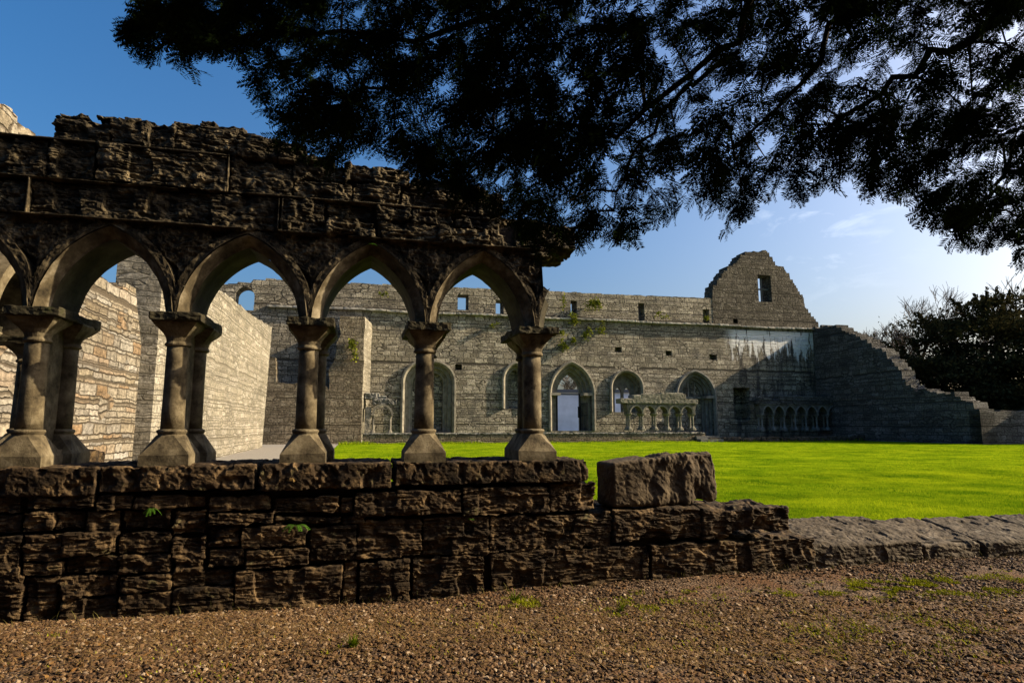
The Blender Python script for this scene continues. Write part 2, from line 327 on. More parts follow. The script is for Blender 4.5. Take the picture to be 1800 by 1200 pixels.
M_church=rubble('church_rubble',.55,.21,[(c[0]*1.55,c[1]*1.50,c[2]*1.38) for c in PG],(.07,.062,.05),1.,.10,.06,.75,.07,stain=(.12,.115,.105),lime=(12.7,22.0,4.2,8.7))
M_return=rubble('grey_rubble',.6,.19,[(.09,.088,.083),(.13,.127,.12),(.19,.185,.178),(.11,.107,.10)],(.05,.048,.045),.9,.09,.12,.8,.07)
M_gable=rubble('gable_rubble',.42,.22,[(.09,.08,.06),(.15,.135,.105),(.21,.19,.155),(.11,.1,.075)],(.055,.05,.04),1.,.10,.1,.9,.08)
M_w1=rubble('warm_rubble',.62,.15,[(.26,.215,.15),(.38,.33,.25),(.40,.36,.29),(.33,.225,.13),(.46,.42,.36),(.30,.26,.2),(.42,.37,.29),(.29,.27,.24),(.36,.32,.25),(.56,.54,.50)],(.13,.105,.075),.9,.06,.025,.75,.10,patch=.3,val=.80)
M_w2=rubble('pale_rubble',.60,.13,[(.34,.31,.24),(.50,.46,.37),(.42,.38,.30),(.62,.58,.49),(.38,.35,.28)],(.30,.27,.21),.9,.04,.08,.8,.06,patch=.3,val=.62)
M_brown=rubble('brown_rubble',.42,.20,[(.16,.13,.09),(.25,.21,.15),(.20,.165,.12),(.31,.27,.20)],(.11,.09,.06),.9,.07,.1,.8,.07)
M_dress=stone('dressed_limestone',(.14,.125,.10),(.30,.275,.225),(.42,.39,.33),3,.4,.02,14)
M_string=stone('pale_string_stone',(.20,.19,.165),(.42,.40,.35),(.58,.55,.50),3,.4,.02,14)
M_dressg=stone('grey_dressed_limestone',(.10,.10,.09),(.22,.215,.20),(.33,.33,.31),3,.4,.02,14)
M_iron=plain('black_iron',(.012,.012,.013),.5,.4)
M_bark=plain('yew_bark',(.05,.033,.022),.9)
M_twig=plain('bare_twig',(.16,.12,.085),.9)
M_needle=leafmat('yew_needles',(.006,.010,.004),(.02,.036,.009),.05)
M_yewfar=leafmat('dark_foliage',(.016,.018,.008),(.11,.095,.038),.15)
M_ivy=leafmat('ivy_leaves',(.10,.14,.02),(.36,.38,.04),.3)
M_fern=leafmat('fern_leaves',(.05,.13,.015),(.12,.28,.03),.3)
M_dry=leafmat('dry_stems',(.22,.12,.04),(.45,.32,.14),.2)
M_grass=leafmat('grass_blades',(.06,.17,.005),(.50,.62,.015),.4)
# ------------------------------------------------------------------ GROUND
def ground_mat():
    m,nt,b=newmat('gravel_soil',.95); L=nt.links.new; tc=N(nt,'ShaderNodeTexCoord')
    v=N(nt,'ShaderNodeTexVoronoi',Scale=48.); L(tc.outputs['Object'],v.inputs['Vector'])
    s=N(nt,'ShaderNodeSeparateXYZ'); L(v.outputs['Color'],s.inputs[0]); r=ramp(nt,[(0,K((.04,.024,.013))),(.5,K((.11,.068,.038))),(1,K((.26,.18,.12)))]); L(s.outputs[0],r.inputs[0])
    n=N(nt,'ShaderNodeTexNoise',Scale=1.3,Detail=8.,Roughness=.65); L(tc.outputs['Object'],n.inputs['Vector']); mk=ramp(nt,[(.46,(0,0,0)),(.60,(.9,.9,.9))]); L(n.outputs[0],mk.inputs[0])
    x=N(nt,'ShaderNodeMixRGB'); x.inputs[2].default_value=(.075,.034,.012,1); L(mk.outputs[0],x.inputs[0]); L(r.outputs[0],x.inputs[1])
    L(x.outputs[0],b.inputs['Base Color']); bp=N(nt,'ShaderNodeBump',Strength=1.,Distance=.015,invert=True); L(v.outputs['Distance'],bp.inputs['Height']); L(bp.outputs[0],b.inputs['Normal']); return m
M_gsoil=ground_mat()
def field_mat():
    m,nt,b=newmat('lawn_turf',1.); b.inputs['Specular IOR Level'].default_value=0.; L=nt.links.new; tc=N(nt,'ShaderNodeTexCoord')
    n=N(nt,'ShaderNodeTexNoise',Scale=1.2,Detail=9.,Roughness=.75); L(tc.outputs['Object'],n.inputs['Vector'])
    r=ramp(nt,[(.34,K((.055,.12,.004))),(.48,K((.18,.30,.006))),(.66,K((.34,.44,.012)))]); L(n.outputs[0],r.inputs[0]); L(r.outputs[0],b.inputs['Base Color'])
    n2=N(nt,'ShaderNodeTexNoise',Scale=35.,Detail=6.,Roughness=.8); L(tc.outputs['Object'],n2.inputs['Vector'])
    bp=N(nt,'ShaderNodeBump',Strength=1.,Distance=.05); L(n2.outputs[0],bp.inputs['Height']); L(bp.outputs[0],b.inputs['Normal']); return m
M_turf=field_mat()
M_far=plain('far_field',(.06,.09,.025),.95,sc=.2)
M_path=stone('pale_gravel',(.20,.18,.15),(.32,.30,.27),(.44,.42,.39),30,.6,.01,60,.1)
def A(s,t,z): # arcade frame -> world
    s=np.asarray(s,float)
    return O1+np.multiply.outer(s,dA)+np.multiply.outer(np.asarray(t,float),nA)+np.multiply.outer(np.asarray(z,float),[0,0,1])
mb=MB(); V=[(-900,-900,-.12),(900,-900,-.12),(900,900,-.12),(-900,900,-.12)]; mb.add(V,Fq=[(0,1,2,3)]); g=mb.build('ground',M_far); tag(g,kind='structure')
# gravel walk in front: gently uneven
def gh(x,y):
    p=np.stack([x,y,np.zeros_like(x)],-1).reshape(-1,3); s=((p-O1)@dA); t=((p-O1)@nA)
    h=.018*fbm(p,(1.2,1.2,1),3,5)-.0+.0*s
    # a few cm lower against the middle of the wall
    h-=.05*np.exp(-((s-1.9)/2.6)**2)*np.clip(1+t/1.2,0,1)
    h-=.015
    return h.reshape(np.shape(x))
nx,ny=260,160
X,Y=np.meshgrid(np.linspace(-9,14,nx),np.linspace(-3,9,ny),indexing='ij'); s_=((np.stack([X,Y,0*X],-1)-O1)@dA)
Z=gh(X,Y); t_=((np.stack([X,Y,0*X],-1)-O1)@nA)
mb=MB(); Z=np.where(t_>.35,-.03,Z); mb.add(np.stack([X,Y,Z],-1).reshape(-1,3),Fq=grid(nx,ny)); gp=mb.build('gravel_walk',M_gsoil,smooth=True); tag(gp,kind='structure')
# court path sheet and lawn
def sheet(name,pts,z,m):
    mb=MB(); P=[A(s,t,z) for s,t in pts]; mb.add(P,Fq=[(0,1,2,3)]); o=mb.build(name,m); return tag(o,kind='structure')
sheet('path',[(-70,.72),(90,.72),(90,75),(-70,75)],.205,M_path)
# lawn: gently undulating
lx0=np.dot(ground(583,792,.22)-O1,dA)
nx,ny=200,200
s_=np.linspace(lx0,42,nx); tt=.70+(np.linspace(0,1,ny)**1.8)*36.5
S,T=np.meshgrid(s_,tt,indexing='ij')
def lawnz(P): return .225+.012*fbm(P*np.array([1,1,0]),(.8,.8,1),3,9)
P=A(S.ravel(),T.ravel(),0*S.ravel()); P[:,2]=lawnz(P)
mb=MB(); mb.add(P,Fq=grid(nx,ny)); lawn=mb.build('lawn',M_turf,smooth=True); tag(lawn,kind='structure')
# grass blades: denser near
def blades(n,tmin,tmax,hgt,wid,pw,smin=-1.,fan=True):
    t=tmin+(tmax-tmin)*rng.random(n)**pw
    smax=10+1.4*t; s=lx0+(smax-lx0)*rng.random(n)
    P=A(s,t,0*s); u,v,f=proj(P+np.array([0,0,.2])); k=(u>500)&(u<1860); P=P[k]; n=len(P); P[:,2]=lawnz(P)-.01
    a=rng.random(n)*2*math.pi; hh=hgt*(.5+rng.random(n)); lean=.6*rng.random(n)[:,None]*hh[:,None]*np.stack([np.cos(a),np.sin(a),0*a],1)
    b=rng.random(n)*2*math.pi; wv=np.stack([np.cos(b),np.sin(b),0*b],1)*wid
    top=P+lean+np.stack([0*a,0*a,hh],1)
    V=np.stack([P-wv,P+wv,top],1).reshape(-1,3); F_=np.arange(3*n).reshape(-1,3)
    tn=np.clip(.5+.45*fbm(P,(.9,.9,1),4,4,.7)+.5*(rng.random(n)-.5),0,1)
    return V,F_,np.repeat(tn,3)
mb=MB()
for args in ((170000,.7,7,.034,.0026,1.),(110000,5,18,.036,.005,1.),(60000,15,36.5,.035,.010,1.)):
    V,F_,tn=blades(*args); mb.add(V,Ft=F_,att=tn)
n=9000; s_=rng.uniform(lx0,38,n); t_=np.where(s_<30,32.2,36.6)+rng.normal(size=n)*.25+0*s_
P=A(s_,(np.dot(O2-O1,nA)-4.3)+rng.normal(size=n)*.18,0*s_); P[:,2]=.22; hh=.05+.22*rng.random(n)**2*np.clip(.6+.6*vnoise(P*.8,3),0.1,1); a=rng.random(n)*6.28; dx=np.stack([np.cos(a),np.sin(a),0*a],1)
V=np.stack([P-dx*.02,P+dx*.02,P+dx[:,[1,0,2]]*hh[:,None]*.4+np.stack([0*a,0*a,hh],1)],1).reshape(-1,3); mb.add(V,Ft=np.arange(3*n).reshape(-1,3),att=np.repeat(rng.random(n),3))
gr=mb.build('grass',M_grass); tag(gr,kind='stuff',label='short bright green grass covering the lawn',cat='grass')
# pebbles
ico=[(-1,1.618,0),(1,1.618,0),(-1,-1.618,0),(1,-1.618,0),(0,-1,1.618),(0,1,1.618),(0,-1,-1.618),(0,1,-1.618),(1.618,0,-1),(1.618,0,1),(-1.618,0,-1),(-1.618,0,1)]
icf=[(0,11,5),(0,5,1),(0,1,7),(0,7,10),(0,10,11),(1,5,9),(5,11,4),(11,10,2),(10,7,6),(7,1,8),(3,9,4),(3,4,2),(3,2,6),(3,6,8),(3,8,9),(4,9,5),(2,4,11),(6,2,10),(8,6,7),(9,8,1)]
def pebbles(n,x0,x1,y0,y1,rmin,rmax):
    x=x0+(x1-x0)*rng.random(n); y=y0+(y1-y0)*rng.random(n); P=np.stack([x,y,0*x],1)
    t=(P-O1)@nA; u,v,f=proj(P); k=(t<.06)&(u>-60)&(u<1870)&(v<1260)&(f>0)
    P=P[k]; n=len(P); m=fbm(P,(1.1,1.1,1),4,31); k=rng.random(n)>np.clip((m-.0)*2.2,0,.88); P=P[k]; n=len(P)
    P[:,2]=gh(P[:,0],P[:,1])
    r=rmin+(rmax-rmin)*rng.random(n)**2.2
    b=np.array(ico)/1.9; V=np.broadcast_to(b,(n,12,3))*(1+.75*(rng.random((n,12,1))-.5))
    V=V*np.stack([.8+.5*rng.random(n),.8+.5*rng.random(n),.45+.45*rng.random(n)],1)[:,None,:]
    a=rng.random(n)*6.283; c,s=np.cos(a),np.sin(a); tl=(rng.random(n)-.5)*1.2; ct,st=np.cos(tl),np.sin(tl)
    y2=V[:,:,1]*ct[:,None]-V[:,:,2]*st[:,None]; z2=V[:,:,1]*st[:,None]+V[:,:,2]*ct[:,None]; x2=V[:,:,0]
    V=np.stack([x2*c[:,None]-y2*s[:,None],x2*s[:,None]+y2*c[:,None],z2],2)*r[:,None,None]
    V+=P[:,None,:]; V[:,:,2]+=(r*.35)[:,None]
    Fi=np.array(icf)[None]+12*np.arange(n)[:,None,None]
    return V.reshape(-1,3),Fi.reshape(-1,3),np.repeat(rng.random(n),12)
mp_,ntp,bp_=newmat('pebble_stone',.85); atn=N(ntp,'ShaderNodeAttribute',attribute_name='tint')
rpp=ramp(ntp,[(0,K((.035,.02,.011))),(.25,K((.10,.06,.034))),(.5,K((.108,.058,.025))),(.75,K((.165,.095,.045))),(.92,K((.25,.165,.095))),(1,K((.45,.35,.25)))]); ntp.links.new(atn.outputs['Fac'],rpp.inputs[0]); ntp.links.new(rpp.outputs[0],bp_.inputs['Base Color'])
mb=MB()
for a in ((150000,-3.6,4.6,2.5,4.9,.0045,.0165),(80000,-4.6,8.5,3.6,7.2,.006,.018)):
    V,F_,tn=pebbles(*a); mb.add(V,Ft=F_,att=tn)
tag(mb.build('gravel',mp_),kind='stuff',label='loose brown and grey gravel chips on the walk',cat='gravel')
# moss and dry bits over the gravel
def scatter_flat(n,cx,cy,sx,sy,size,z,tall=.012):
    x=cx+sx*rng.normal(size=n); y=cy+sy*rng.normal(size=n); P=np.stack([x,y,0*x],1); P[:,2]=gh(x,y)+z
    keep=((P-O1)@nA)<-.02; P=P[keep]; n=len(P)
    a=rng.random(n)*6.283; d=np.stack([np.cos(a),np.sin(a),0*a],1)*size; e=np.stack([-np.sin(a),np.cos(a),0*a],1)*size*.35
    up=np.zeros((n,3)); up[:,2]=tall*(.3+rng.random(n))
    V=np.stack([P-e,P+e,P+d+up],1).reshape(-1,3); return V,np.arange(3*n).reshape(-1,3),np.repeat(rng.random(n),3)
mb=MB()
for (u,v,sx,sy,n) in ((1560,1035,.28,.07,2600),(1680,1025,.25,.08,1800),(1440,1048,.2,.05,700),(1130,1060,.2,.06,500),(1200,1040,.25,.05,500),(1600,1110,.4,.12,900),(1350,1120,.3,.12,500),(900,1055,.08,.04,260),(940,1058,.06,.03,160),(615,1140,.05,.03,220),(45,1115,.06,.03,160),(1100,1075,.06,.03,120),(1780,1020,.2,.1,700),(850,1100,.4,.2,300),(300,1180,.3,.1,150)):
    p=ground(u,v); V,F_,tn=scatter_flat(int(n*3),p[0],p[1],sx*1.15,sy*1.9,.012,.013,.014); q3=V.reshape(-1,3,3); kk=fbm(q3[:,0]*np.array([1,1,0]),(7,7,1),3,91)>.12; V=q3[kk].reshape(-1,3); tn=tn.reshape(-1,3)[kk].ravel(); F_=np.arange(len(V)).reshape(-1,3); mb.add(V,Ft=F_,att=tn)
tag(mb.build('moss',M_fern if False else leafmat('moss_green',(.10,.11,.008),(.40,.42,.02),.2)),kind='stuff',label='yellow green moss patches on the gravel',cat='moss')
mb=MB()
for (u,v,sx,sy,n) in ((900,1100,1.6,.35,5200),(300,1120,.9,.35,3200),(1500,1080,1.6,.3,2600),(1300,1150,.8,.25,1800)):
    p=ground(u,v); V,F_,tn=scatter_flat(n,p[0],p[1],sx,sy,.05,.016,.012); V=V.reshape(-1,3,3); V[:,0]=V[:,0]*.5+V[:,1]*.5+.5*(V[:,0]-V[:,1])*.12; V[:,1]=V[:,1]; V[:,1]=V[:,0]+ (V[:,1]-V[:,0])*.2; V=V.reshape(-1,3); mb.add(V,Ft=F_,att=tn)
tag(mb.build('dead_needles',M_dry),kind='stuff',label='dead needles and straw strewn over the gravel',cat='litter')

# ------------------------------------------------------------------ CLOISTER ARCADE (front)
ROT=TH
arc=empty('cloister_arcade',tuple(O1),ROT)
tag(arc,'near row of pointed stone arches on paired columns standing on a rough block wall','arcade')
# base wall blocks, measured (u0,u1,vtop,vbottom)
BL=[
 # course under the sill
 (-90,38,870,902),(47,167,867,894),(171,235,868,896),(238,362,871,893),(367,475,870,898),(478,596,872,904),(600,620,874,900),(623,811,862,904),(814,964,855,903),(967,1047,850,898),
 # second
 (-90,38,905,940),(42,96,900,935),(99,150,896,930),(152,212,896,934),(215,300,896,932),(303,362,896,940),(366,420,925,960),(366,480,901,922),(424,540,924,962),(484,600,908,922),(544,625,925,985),(603,640,908,922),(628,742,912,980),(743,858,907,976),(861,1075,902,968),(1079,1230,893,946),
 # third
 (-90,38,943,1012),(42,110,938,985),(113,205,936,975),(208,298,935,972),(208,300,974,1008),(113,205,978,1008),(303,362,943,1008),(366,430,963,995),(433,543,965,996),(42,110,988,1012),
 # bottom
 (-90,38,1015,1100),(42,100,1015,1100),(104,205,1011,1050),(104,205,1052,1100),(208,300,1011,1040),(304,410,999,1030),(208,300,1042,1100),(304,410,1033,1100),(413,600,998,1080),(603,627,987,1075),(413,542,998,999.5) ,(630,719,986,1075),(722,852,977,1060),(722,852,978,979),(862,1141,964,1045),(1144,1432,950,1030)]
mb=MB()
for i,(u0,u1,v0,v1) in enumerate(BL):
    if v1-v0<5: continue
    um=(u0+u1)/2; s0,_=US(u0,(v0+v1)/2); s1,_=US(u1,(v0+v1)/2); z1=US(um,v0)[1]; z0=US(um,v1)[1]
    z0=max(z0,-.12)
    pr=random.uniform(-.03,.015)
    rock(mb,(s0,pr,z0),(s1,.72,z1),rad=random.uniform(.006,.016),seed=i+1,amp=random.uniform(.7,1.1))
# overhanging slab at the right of course two
s0,z1=US(1079,893); s1,_=US(1268,893); zz=US(1200,893)[1]
rock(mb,(US(1232,900)[0],-.03,US(1230,948)[1]),(US(1275,900)[0],.7,zz),seed=71,amp=.9)
rock(mb,(US(1268,900)[0],-.05,US(1320,935)[1]),(US(1384,900)[0],.62,US(1320,890)[1]),seed=72,amp=1.1,rad=.03)
o=mb.build('wall_base',M_base,arc)
mb=MB(); box(mb,(-1.3,.07,-.1),(US(1240,950)[0],.66,.36)); box(mb,(US(1240,950)[0],.07,-.1),(US(1425,950)[0],.6,.06)); box(mb,(-1.3,.07,.36),(US(1240,900)[0]-.06,.6,.40)); box(mb,(-1.3,.07,.43),(4.28,.64,.8)); mb.build('wall_core',M_core,arc)
# sill
mb=MB()
for i,(u0,u1) in enumerate(((-120,171),(173,450),(452,690),(693,1034))):
    s0=US(u0,840,-.02)[0]; s1=US(u1,840,-.02)[0]; zb=.805+.015*(i%2)
    rock(mb,(s0+.003,-.045,zb),(s1-.003,.76,1.012),rad=.018,seed=90+i,amp=.5,lam=.25,pit=.07,res=(.008,.03,.008))
mb.build('sill',M_base,arc)
# columns
CS=[-1.0,-.035,.93,1.92,2.88,3.845]
TF,TB=.195,.575
def column(s,t,name='column',mcol=M_col,parent=arc,z0=1.012,ring=True,seed=0):
    mb=MB(); lathe(mb,[(.084,z0+.255),(.082,z0+.4),(.080,z0+.6),(.079,z0+.8),(.078,z0+.92)],s,t,30,rough=.0022,seed=seed)
    c=mb.build(name,mcol,parent,smooth=True)
    mb=MB()
    # square plinth, broach stops rising to an octagon, neck roll
    h=.172; sq=[(-h,-h),(h,-h),(h,h),(-h,h)]; rr_=random.Random(seed)
    V=[(s+x+rr_.uniform(-.003,.003),t+y,z0-.01) for x,y in sq]+[(s+x*.99,t+y*.99,z0+.072+rr_.uniform(-.006,.006)) for x,y in sq]
    for k in range(8): a=math.radians(-112.5+45*k); V.append((s+.107*math.cos(a),t+.107*math.sin(a),z0+.214))
    Fq=[(i,(i+1)%4,4+(i+1)%4,4+i) for i in range(4)]; Ft=[]
    for i in range(4): a,b=8+2*i,8+2*i+1; Fq.append((4+i,4+(i+1)%4,b,a)); Ft.append((4+i,a,8+(2*i-1)%8))
    mb.add(V,Fq=Fq,Ft=Ft)
    lathe(mb,[(.104,z0+.205),(.096,z0+.222,.0),(.104,z0+.236,0),(.108,z0+.245,0),(.102,z0+.256,0),(.086,z0+.262,0)],s,t,40,rough=.003,seed=seed+4)
    mb.build('base',mcol,c)
    mb=MB()
    lathe(mb,[(.080,z0+.905),(.094,z0+.912),(.098,z0+.922),(.092,z0+.934),(.085,z0+.945,.0),(.092,z0+.975,.1),(.112,z0+1.01,.4),(.142,z0+1.05,.75),(.160,z0+1.085,.95),(.156,z0+1.10,1)],s,t,40,rough=.005,seed=seed+8)
    mb.build('capital',mcol,c)
    return c
for i,s in enumerate(CS):
    b=column(s,TF,seed=i*3); column(s+.045,TB,seed=i*3+1)
    mb=MB(); rock(mb,(s-.172,TF-.195,1.012+1.088),(s+.172+.03,TB+.175,1.012+1.160),res=(.012,.02,.012),rad=.008,seed=200+i,amp=.6,lam=.4); mb.build('abacus',M_soff,b)
    mb=MB(); box(mb,(s-.012,TF+.06,1.02),(s+.05,TB-.05,2.11)); box(mb,(s-.12,TF+.1,1.005),(s+.14,TB-.1,1.12)); mb.build('web',M_col,b)
# arches
AW,AZS,AZA=.785,2.172,2.745; OFF=.078
AQ=.05; hh_=AZA-AZS; AE=(hh_*hh_+2*hh_*AQ-AW*AW/4)/AW; AR=math.hypot(AE,hh_+AQ)
bays=[((CS[i]+CS[i+1])/2,CS[i+1]-CS[i]) for i in range(5)]
chf=[(OFF,.035),(OFF*.93,.028),(0.012,.115),(0,.125)]; prof=[(0,.125),(-.004,.3),(0,.59),(.012,.60),(OFF,.69)]
for i,(c,bw) in enumerate(bays):
    mb=MB(); sweep_arch(mb,c,AW+(bw-.965),AZS,AZA,prof,n=30,q=AQ); V=mb.V[0]; V+=.004*fbm(V,(12,12,12),3,i)[:,None]; mb.V=[V]
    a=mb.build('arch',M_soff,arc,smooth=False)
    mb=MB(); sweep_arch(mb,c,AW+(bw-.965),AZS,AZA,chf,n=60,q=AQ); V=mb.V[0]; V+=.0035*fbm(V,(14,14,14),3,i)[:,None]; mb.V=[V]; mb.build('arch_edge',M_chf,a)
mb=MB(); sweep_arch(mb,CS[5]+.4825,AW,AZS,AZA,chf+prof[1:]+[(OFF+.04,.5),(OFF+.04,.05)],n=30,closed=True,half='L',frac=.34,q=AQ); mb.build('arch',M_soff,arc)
# spandrel masonry, front and back faces plus top
def spand(front=True):
    smin,smax=-1.0,3.965; ns=640 if front else 200; nz=84 if front else 20
    s=np.linspace(smin,smax,ns); k=np.clip(np.searchsorted(CS,s)-1,0,5)
    cen=np.array([b[0] for b in bays]+[CS[5]+.4825]); c=cen[k]; x=np.abs(s-c)
    wk=np.array([b[1]-.965 for b in bays]+[0])[k]; x=np.maximum(x-wk/2,0); x_=x
    zb=AZS-AQ+np.sqrt(np.maximum((AR+OFF)**2-(AE+x)**2,0)); zb=np.maximum(zb,AZS)
    zt=np.full(ns,2.858); m=s>3.90; zt[m]=2.54-(s[m]-3.90)*.8; zt=np.maximum(zt,zb+.004)
    v=np.linspace(0,1,nz); Zz=zb[:,None]+(zt-zb)[:,None]*v[None]; S=np.repeat(s[:,None],nz,1)
    rr=np.sqrt((AE+x_[:,None])**2+(Zz-AZS+AQ)**2)-(AR+OFF)     # distance above hood
    P=np.stack([S,0*S,Zz],-1).reshape(-1,3)
    edge=np.clip(rr/.02,0,1)
    n=.016*fbm(P,(4,4,5),2,41)+.024*(.40-np.abs(fbm(P,(11,11,15),3,43,.6)))+.012*(.3-np.abs(fbm(P,(26,26,30),3,47,.6)))
    n=n.reshape(S.shape)
    hood=((rr<.055)).astype(float)
    # rough field behind, hood proud; sunk panel on one flank of every arch
    side=(s-c)[:,None]
    rec=((side>.10)&(Zz< 2.83-.80*(side-.10))&(rr>.055)).astype(float)
    rec2=((side<-.16)&(side>-.30)&(Zz>2.60)&(rr>.055)).astype(float)*.3
    dep=-n*(1-.6*hood)*edge - .022*hood + .05*rec +.03*rec2 + .012
    base=.03 if front else .70
    T=base+(dep if front else -.3*dep)
    V=np.stack([S,T,Zz],-1).reshape(-1,3)
    return V,grid(ns,nz,0,flip=not front),ns,nz
mb=MB(); V1,F1,ns,nz=spand(True); mb.add(V1,Fq=F1); V2,F2,ns2,nz2=spand(False); mb.add(V2,Fq=F2)
# close top of stub and end
A1=V1.reshape(ns,nz,3)
for col in (A1[-1],):
    n_=len(col); back=col.copy(); back[:,1]=.70; mb.add(np.concatenate([col,back]),Fq=[(i,i+1,n_+i+1,n_+i) for i in range(n_-1)])
top=A1[:,-1]; back=top.copy(); back[:,1]=.70; n_=len(top); mb.add(np.concatenate([top,back]),Fq=[(i,n_+i,n_+i+1,i+1) for i in range(n_-1)])
mb.build('spandrel_wall',M_upper,arc)
# upper courses
UB=[ # s0,s1,z0,z1
 (-1.3,-.115,2.862,3.135),(-.10,1.655,2.862,3.14),(1.675,2.02,2.862,3.15),(2.03,2.42,2.862,3.0),(2.03,2.40,3.0,3.15),(2.43,2.95,2.862,3.02),(2.42,2.72,3.02,3.15),(2.73,3.08,3.02,3.15),(2.96,3.4,2.862,3.01),(3.09,3.42,3.01,3.15),(3.42,3.70,2.862,3.14),(3.71,3.93,2.90,3.16),(3.86,4.235,2.89,3.13),(3.72,3.99,2.80,2.89),
 (-1.3,-.02,3.155,3.44),(-.01,.31,3.155,3.45),(.32,1.25,3.155,3.45),(1.27,1.74,3.16,3.45),(1.75,2.22,3.16,3.32),(1.75,2.15,3.32,3.47),(2.23,2.62,3.16,3.34),(2.16,2.7,3.34,3.50),(2.63,3.02,3.16,3.33),(2.71,3.18,3.33,3.46),(3.03,3.3,3.16,3.32),(3.31,3.53,3.15,3.37),(3.15,3.36,3.33,3.42),
 (-.012,.38,3.465,3.66),(.385,.85,3.465,3.68),(.855,1.3,3.465,3.70),(1.31,1.62,3.465,3.67),(1.63,1.86,3.465,3.60),(1.87,2.05,3.48,3.54),
 (.02,.22,3.665,3.70),(.26,.42,3.685,3.715),(.45,.68,3.69,3.73),(.78,1.0,3.70,3.755),(1.01,1.13,3.70,3.76),(1.2,1.44,3.69,3.73),(1.5,1.8,3.63,3.68)]
mb=MB()
for i,(a,b_,c,d) in enumerate(UB):
    pr=random.uniform(-.035,.02) if a>-.2 else 0
    if c>3.6: pr+=.05
    rock(mb,(a,pr,c),(b_,.68,d),rad=.012 if d-c>.1 else .014,seed=300+i,amp=1.2,pit=.02)
mb.build('upper_wall',M_upper,arc)
mb=MB(); box(mb,(-1.2,.06,2.84),(3.8,.62,3.15)); box(mb,(-1.2,.06,3.12),(3.4,.62,3.40)); box(mb,(.05,.06,3.4),(1.8,.62,3.62)); mb.build('wall_core',M_core,arc)
mb=MB()
def strip(s0,s1,z,h=.010,p=-.022,seed=0): rock(mb,(s0,p,z),(s1,.2,z+h),res=(.02,.05,.006),rad=.004,seed=500+seed,amp=.35,lam=.1)
strip(-1.2,1.26,3.452,.012,-.03,1);strip(-1.2,.9,3.143,.010,-.026,2);strip(1.4,3.2,3.153,.010,-.026,3);strip(-.2,1.4,2.858,.012,-.03,4);strip(1.66,2.0,2.858,.014,-.03,5);strip(2.2,3.9,2.857,.010,-.026,6)
for s0,z0,z1 in ((1.645,2.87,3.14),(1.672,2.87,3.14),(1.248,3.16,3.45),(-.115,2.87,3.14)): rock(mb,(s0,-.024,z0),(s0+.012,.2,z1),res=(.006,.05,.02),rad=.004,seed=520+int(s0*10)%9,amp=.35,lam=.1)
mb.build('drip_ledge',M_upper,arc)
# ------------------------------------------------------------------ return arcade fragment at far left
fr=empty('arcade_return',tuple(A(-1.06,1.95,0)),ROT+math.pi/2); tag(fr,'sunlit column and springing arch at the far left edge, behind the near arcade','arcade')
mb=MB(); rock(mb,(-1.1,-.35,0),(1.6,.35,.80),res=(.03,.05,.03),seed=601); rock(mb,(-1.1,-.4,.80),(1.6,.4,1.01),res=(.03,.05,.03),seed=602); mb.build('wall_base',M_base,fr)
for s in (-.97,0.):
    c=column(s,-.17,parent=fr,seed=33); mb=MB(); rock(mb,(s-.17,-.33,2.10),(s+.17,.33,2.17),res=(.02,.02,.02),rad=.008,seed=610,amp=.35); mb.build('abacus',M_soff,c)
mb=MB(); sweep_arch(mb,-.485,AW,AZS,AZA,[(OFF+.1,-.33),(OFF,-.33),(0,-.24),(0,.25),(OFF,.33),(OFF+.1,.33)],n=24,closed=True,q=AQ); mb.build('arch',M_col,fr)
# ------------------------------------------------------------------ loose block
u0,u1=1050,1268; Yb=None
s0=US(1052,850,-.0)[0]; s1=US(1268,850,0)[0]; zt=US(1200,800)[1]; zb=US(1160,890)[1]
mb=MB(); V,Fc=boxgrid((-.5,-.5,0),(.5,.5,1),(.012,.05,.02))
Lx,Ly,Lz=s1-s0-.13,.36,zt-zb
rad=.06
lo=np.array([0,0,0.]);hi=np.array([Lx,Ly,Lz]); V,Fc=boxgrid(lo,hi,(.008,.02,.008)); c=np.clip(V,lo+.035,hi-.035); d=V-c; d/=np.maximum(np.linalg.norm(d,axis=1,keepdims=True),1e-9); P=c+d*.035
mask=np.clip((P[:,0]-.18)/.3,0,1)
gul=np.abs(fbm(P+7,(5,5,1.8),3,63,.5))
P=P+d*((-.010*np.clip(.28-gul,0,1)*2*mask+.026*fbm(P+3,(8,8,5),4,61)*mask+.008*fbm(P,(4,4,4),3,66)+.004*fbm(P,(30,30,30),3,67)-.008*mask))[:,None]
P[:,2]-=.06*np.clip(1-P[:,0]/.75,0,1)*(P[:,2]/Lz); P[:,0]+=0.
mb.add(P,Fq=Fc); lb=mb.build('stone_block',M_block); lb.location=tuple(A(s0+.150,.03,zb-.002)); lb.rotation_euler=(0,R(-1.2),ROT+R(3)); tag(lb,'dark eroded squared stone block lying alone on the broken end of the near wall','stone block')
# ------------------------------------------------------------------ kerb
kb=empty('stone_kerb',tuple(O1),ROT); tag(kb,'low kerb of long grey stones running from the wall end to the right edge beside the lawn','kerb')
mb=MB(); kz=lambda u,v:US(u,v)[1]
KB=[(1425,1622,950,1010,.60),(1625,1728,951,992,.60),(1731,1860,945,985,.60),(1862,2050,936,990,.6)]
for i,(u0,u1,v0,v1,dp) in enumerate(KB):
    um=(u0+u1)/2; rock(mb,(US(u0,970)[0]+.004,-.02+.02*(i%2),-.1),(US(u1,970)[0]-.004,dp+.14,kz(um,v0)-.02),res=(.012,.016,.010),rad=.03,seed=400+i,amp=.75,lam=.6,tilt=.19)
mb.build('kerb_stones',M_kerb,kb)
mb=MB(); box(mb,(US(1425,970)[0],.08,-.1),(US(2040,970)[0],.5,.14)); mb.build('kerb_core',M_core,kb)
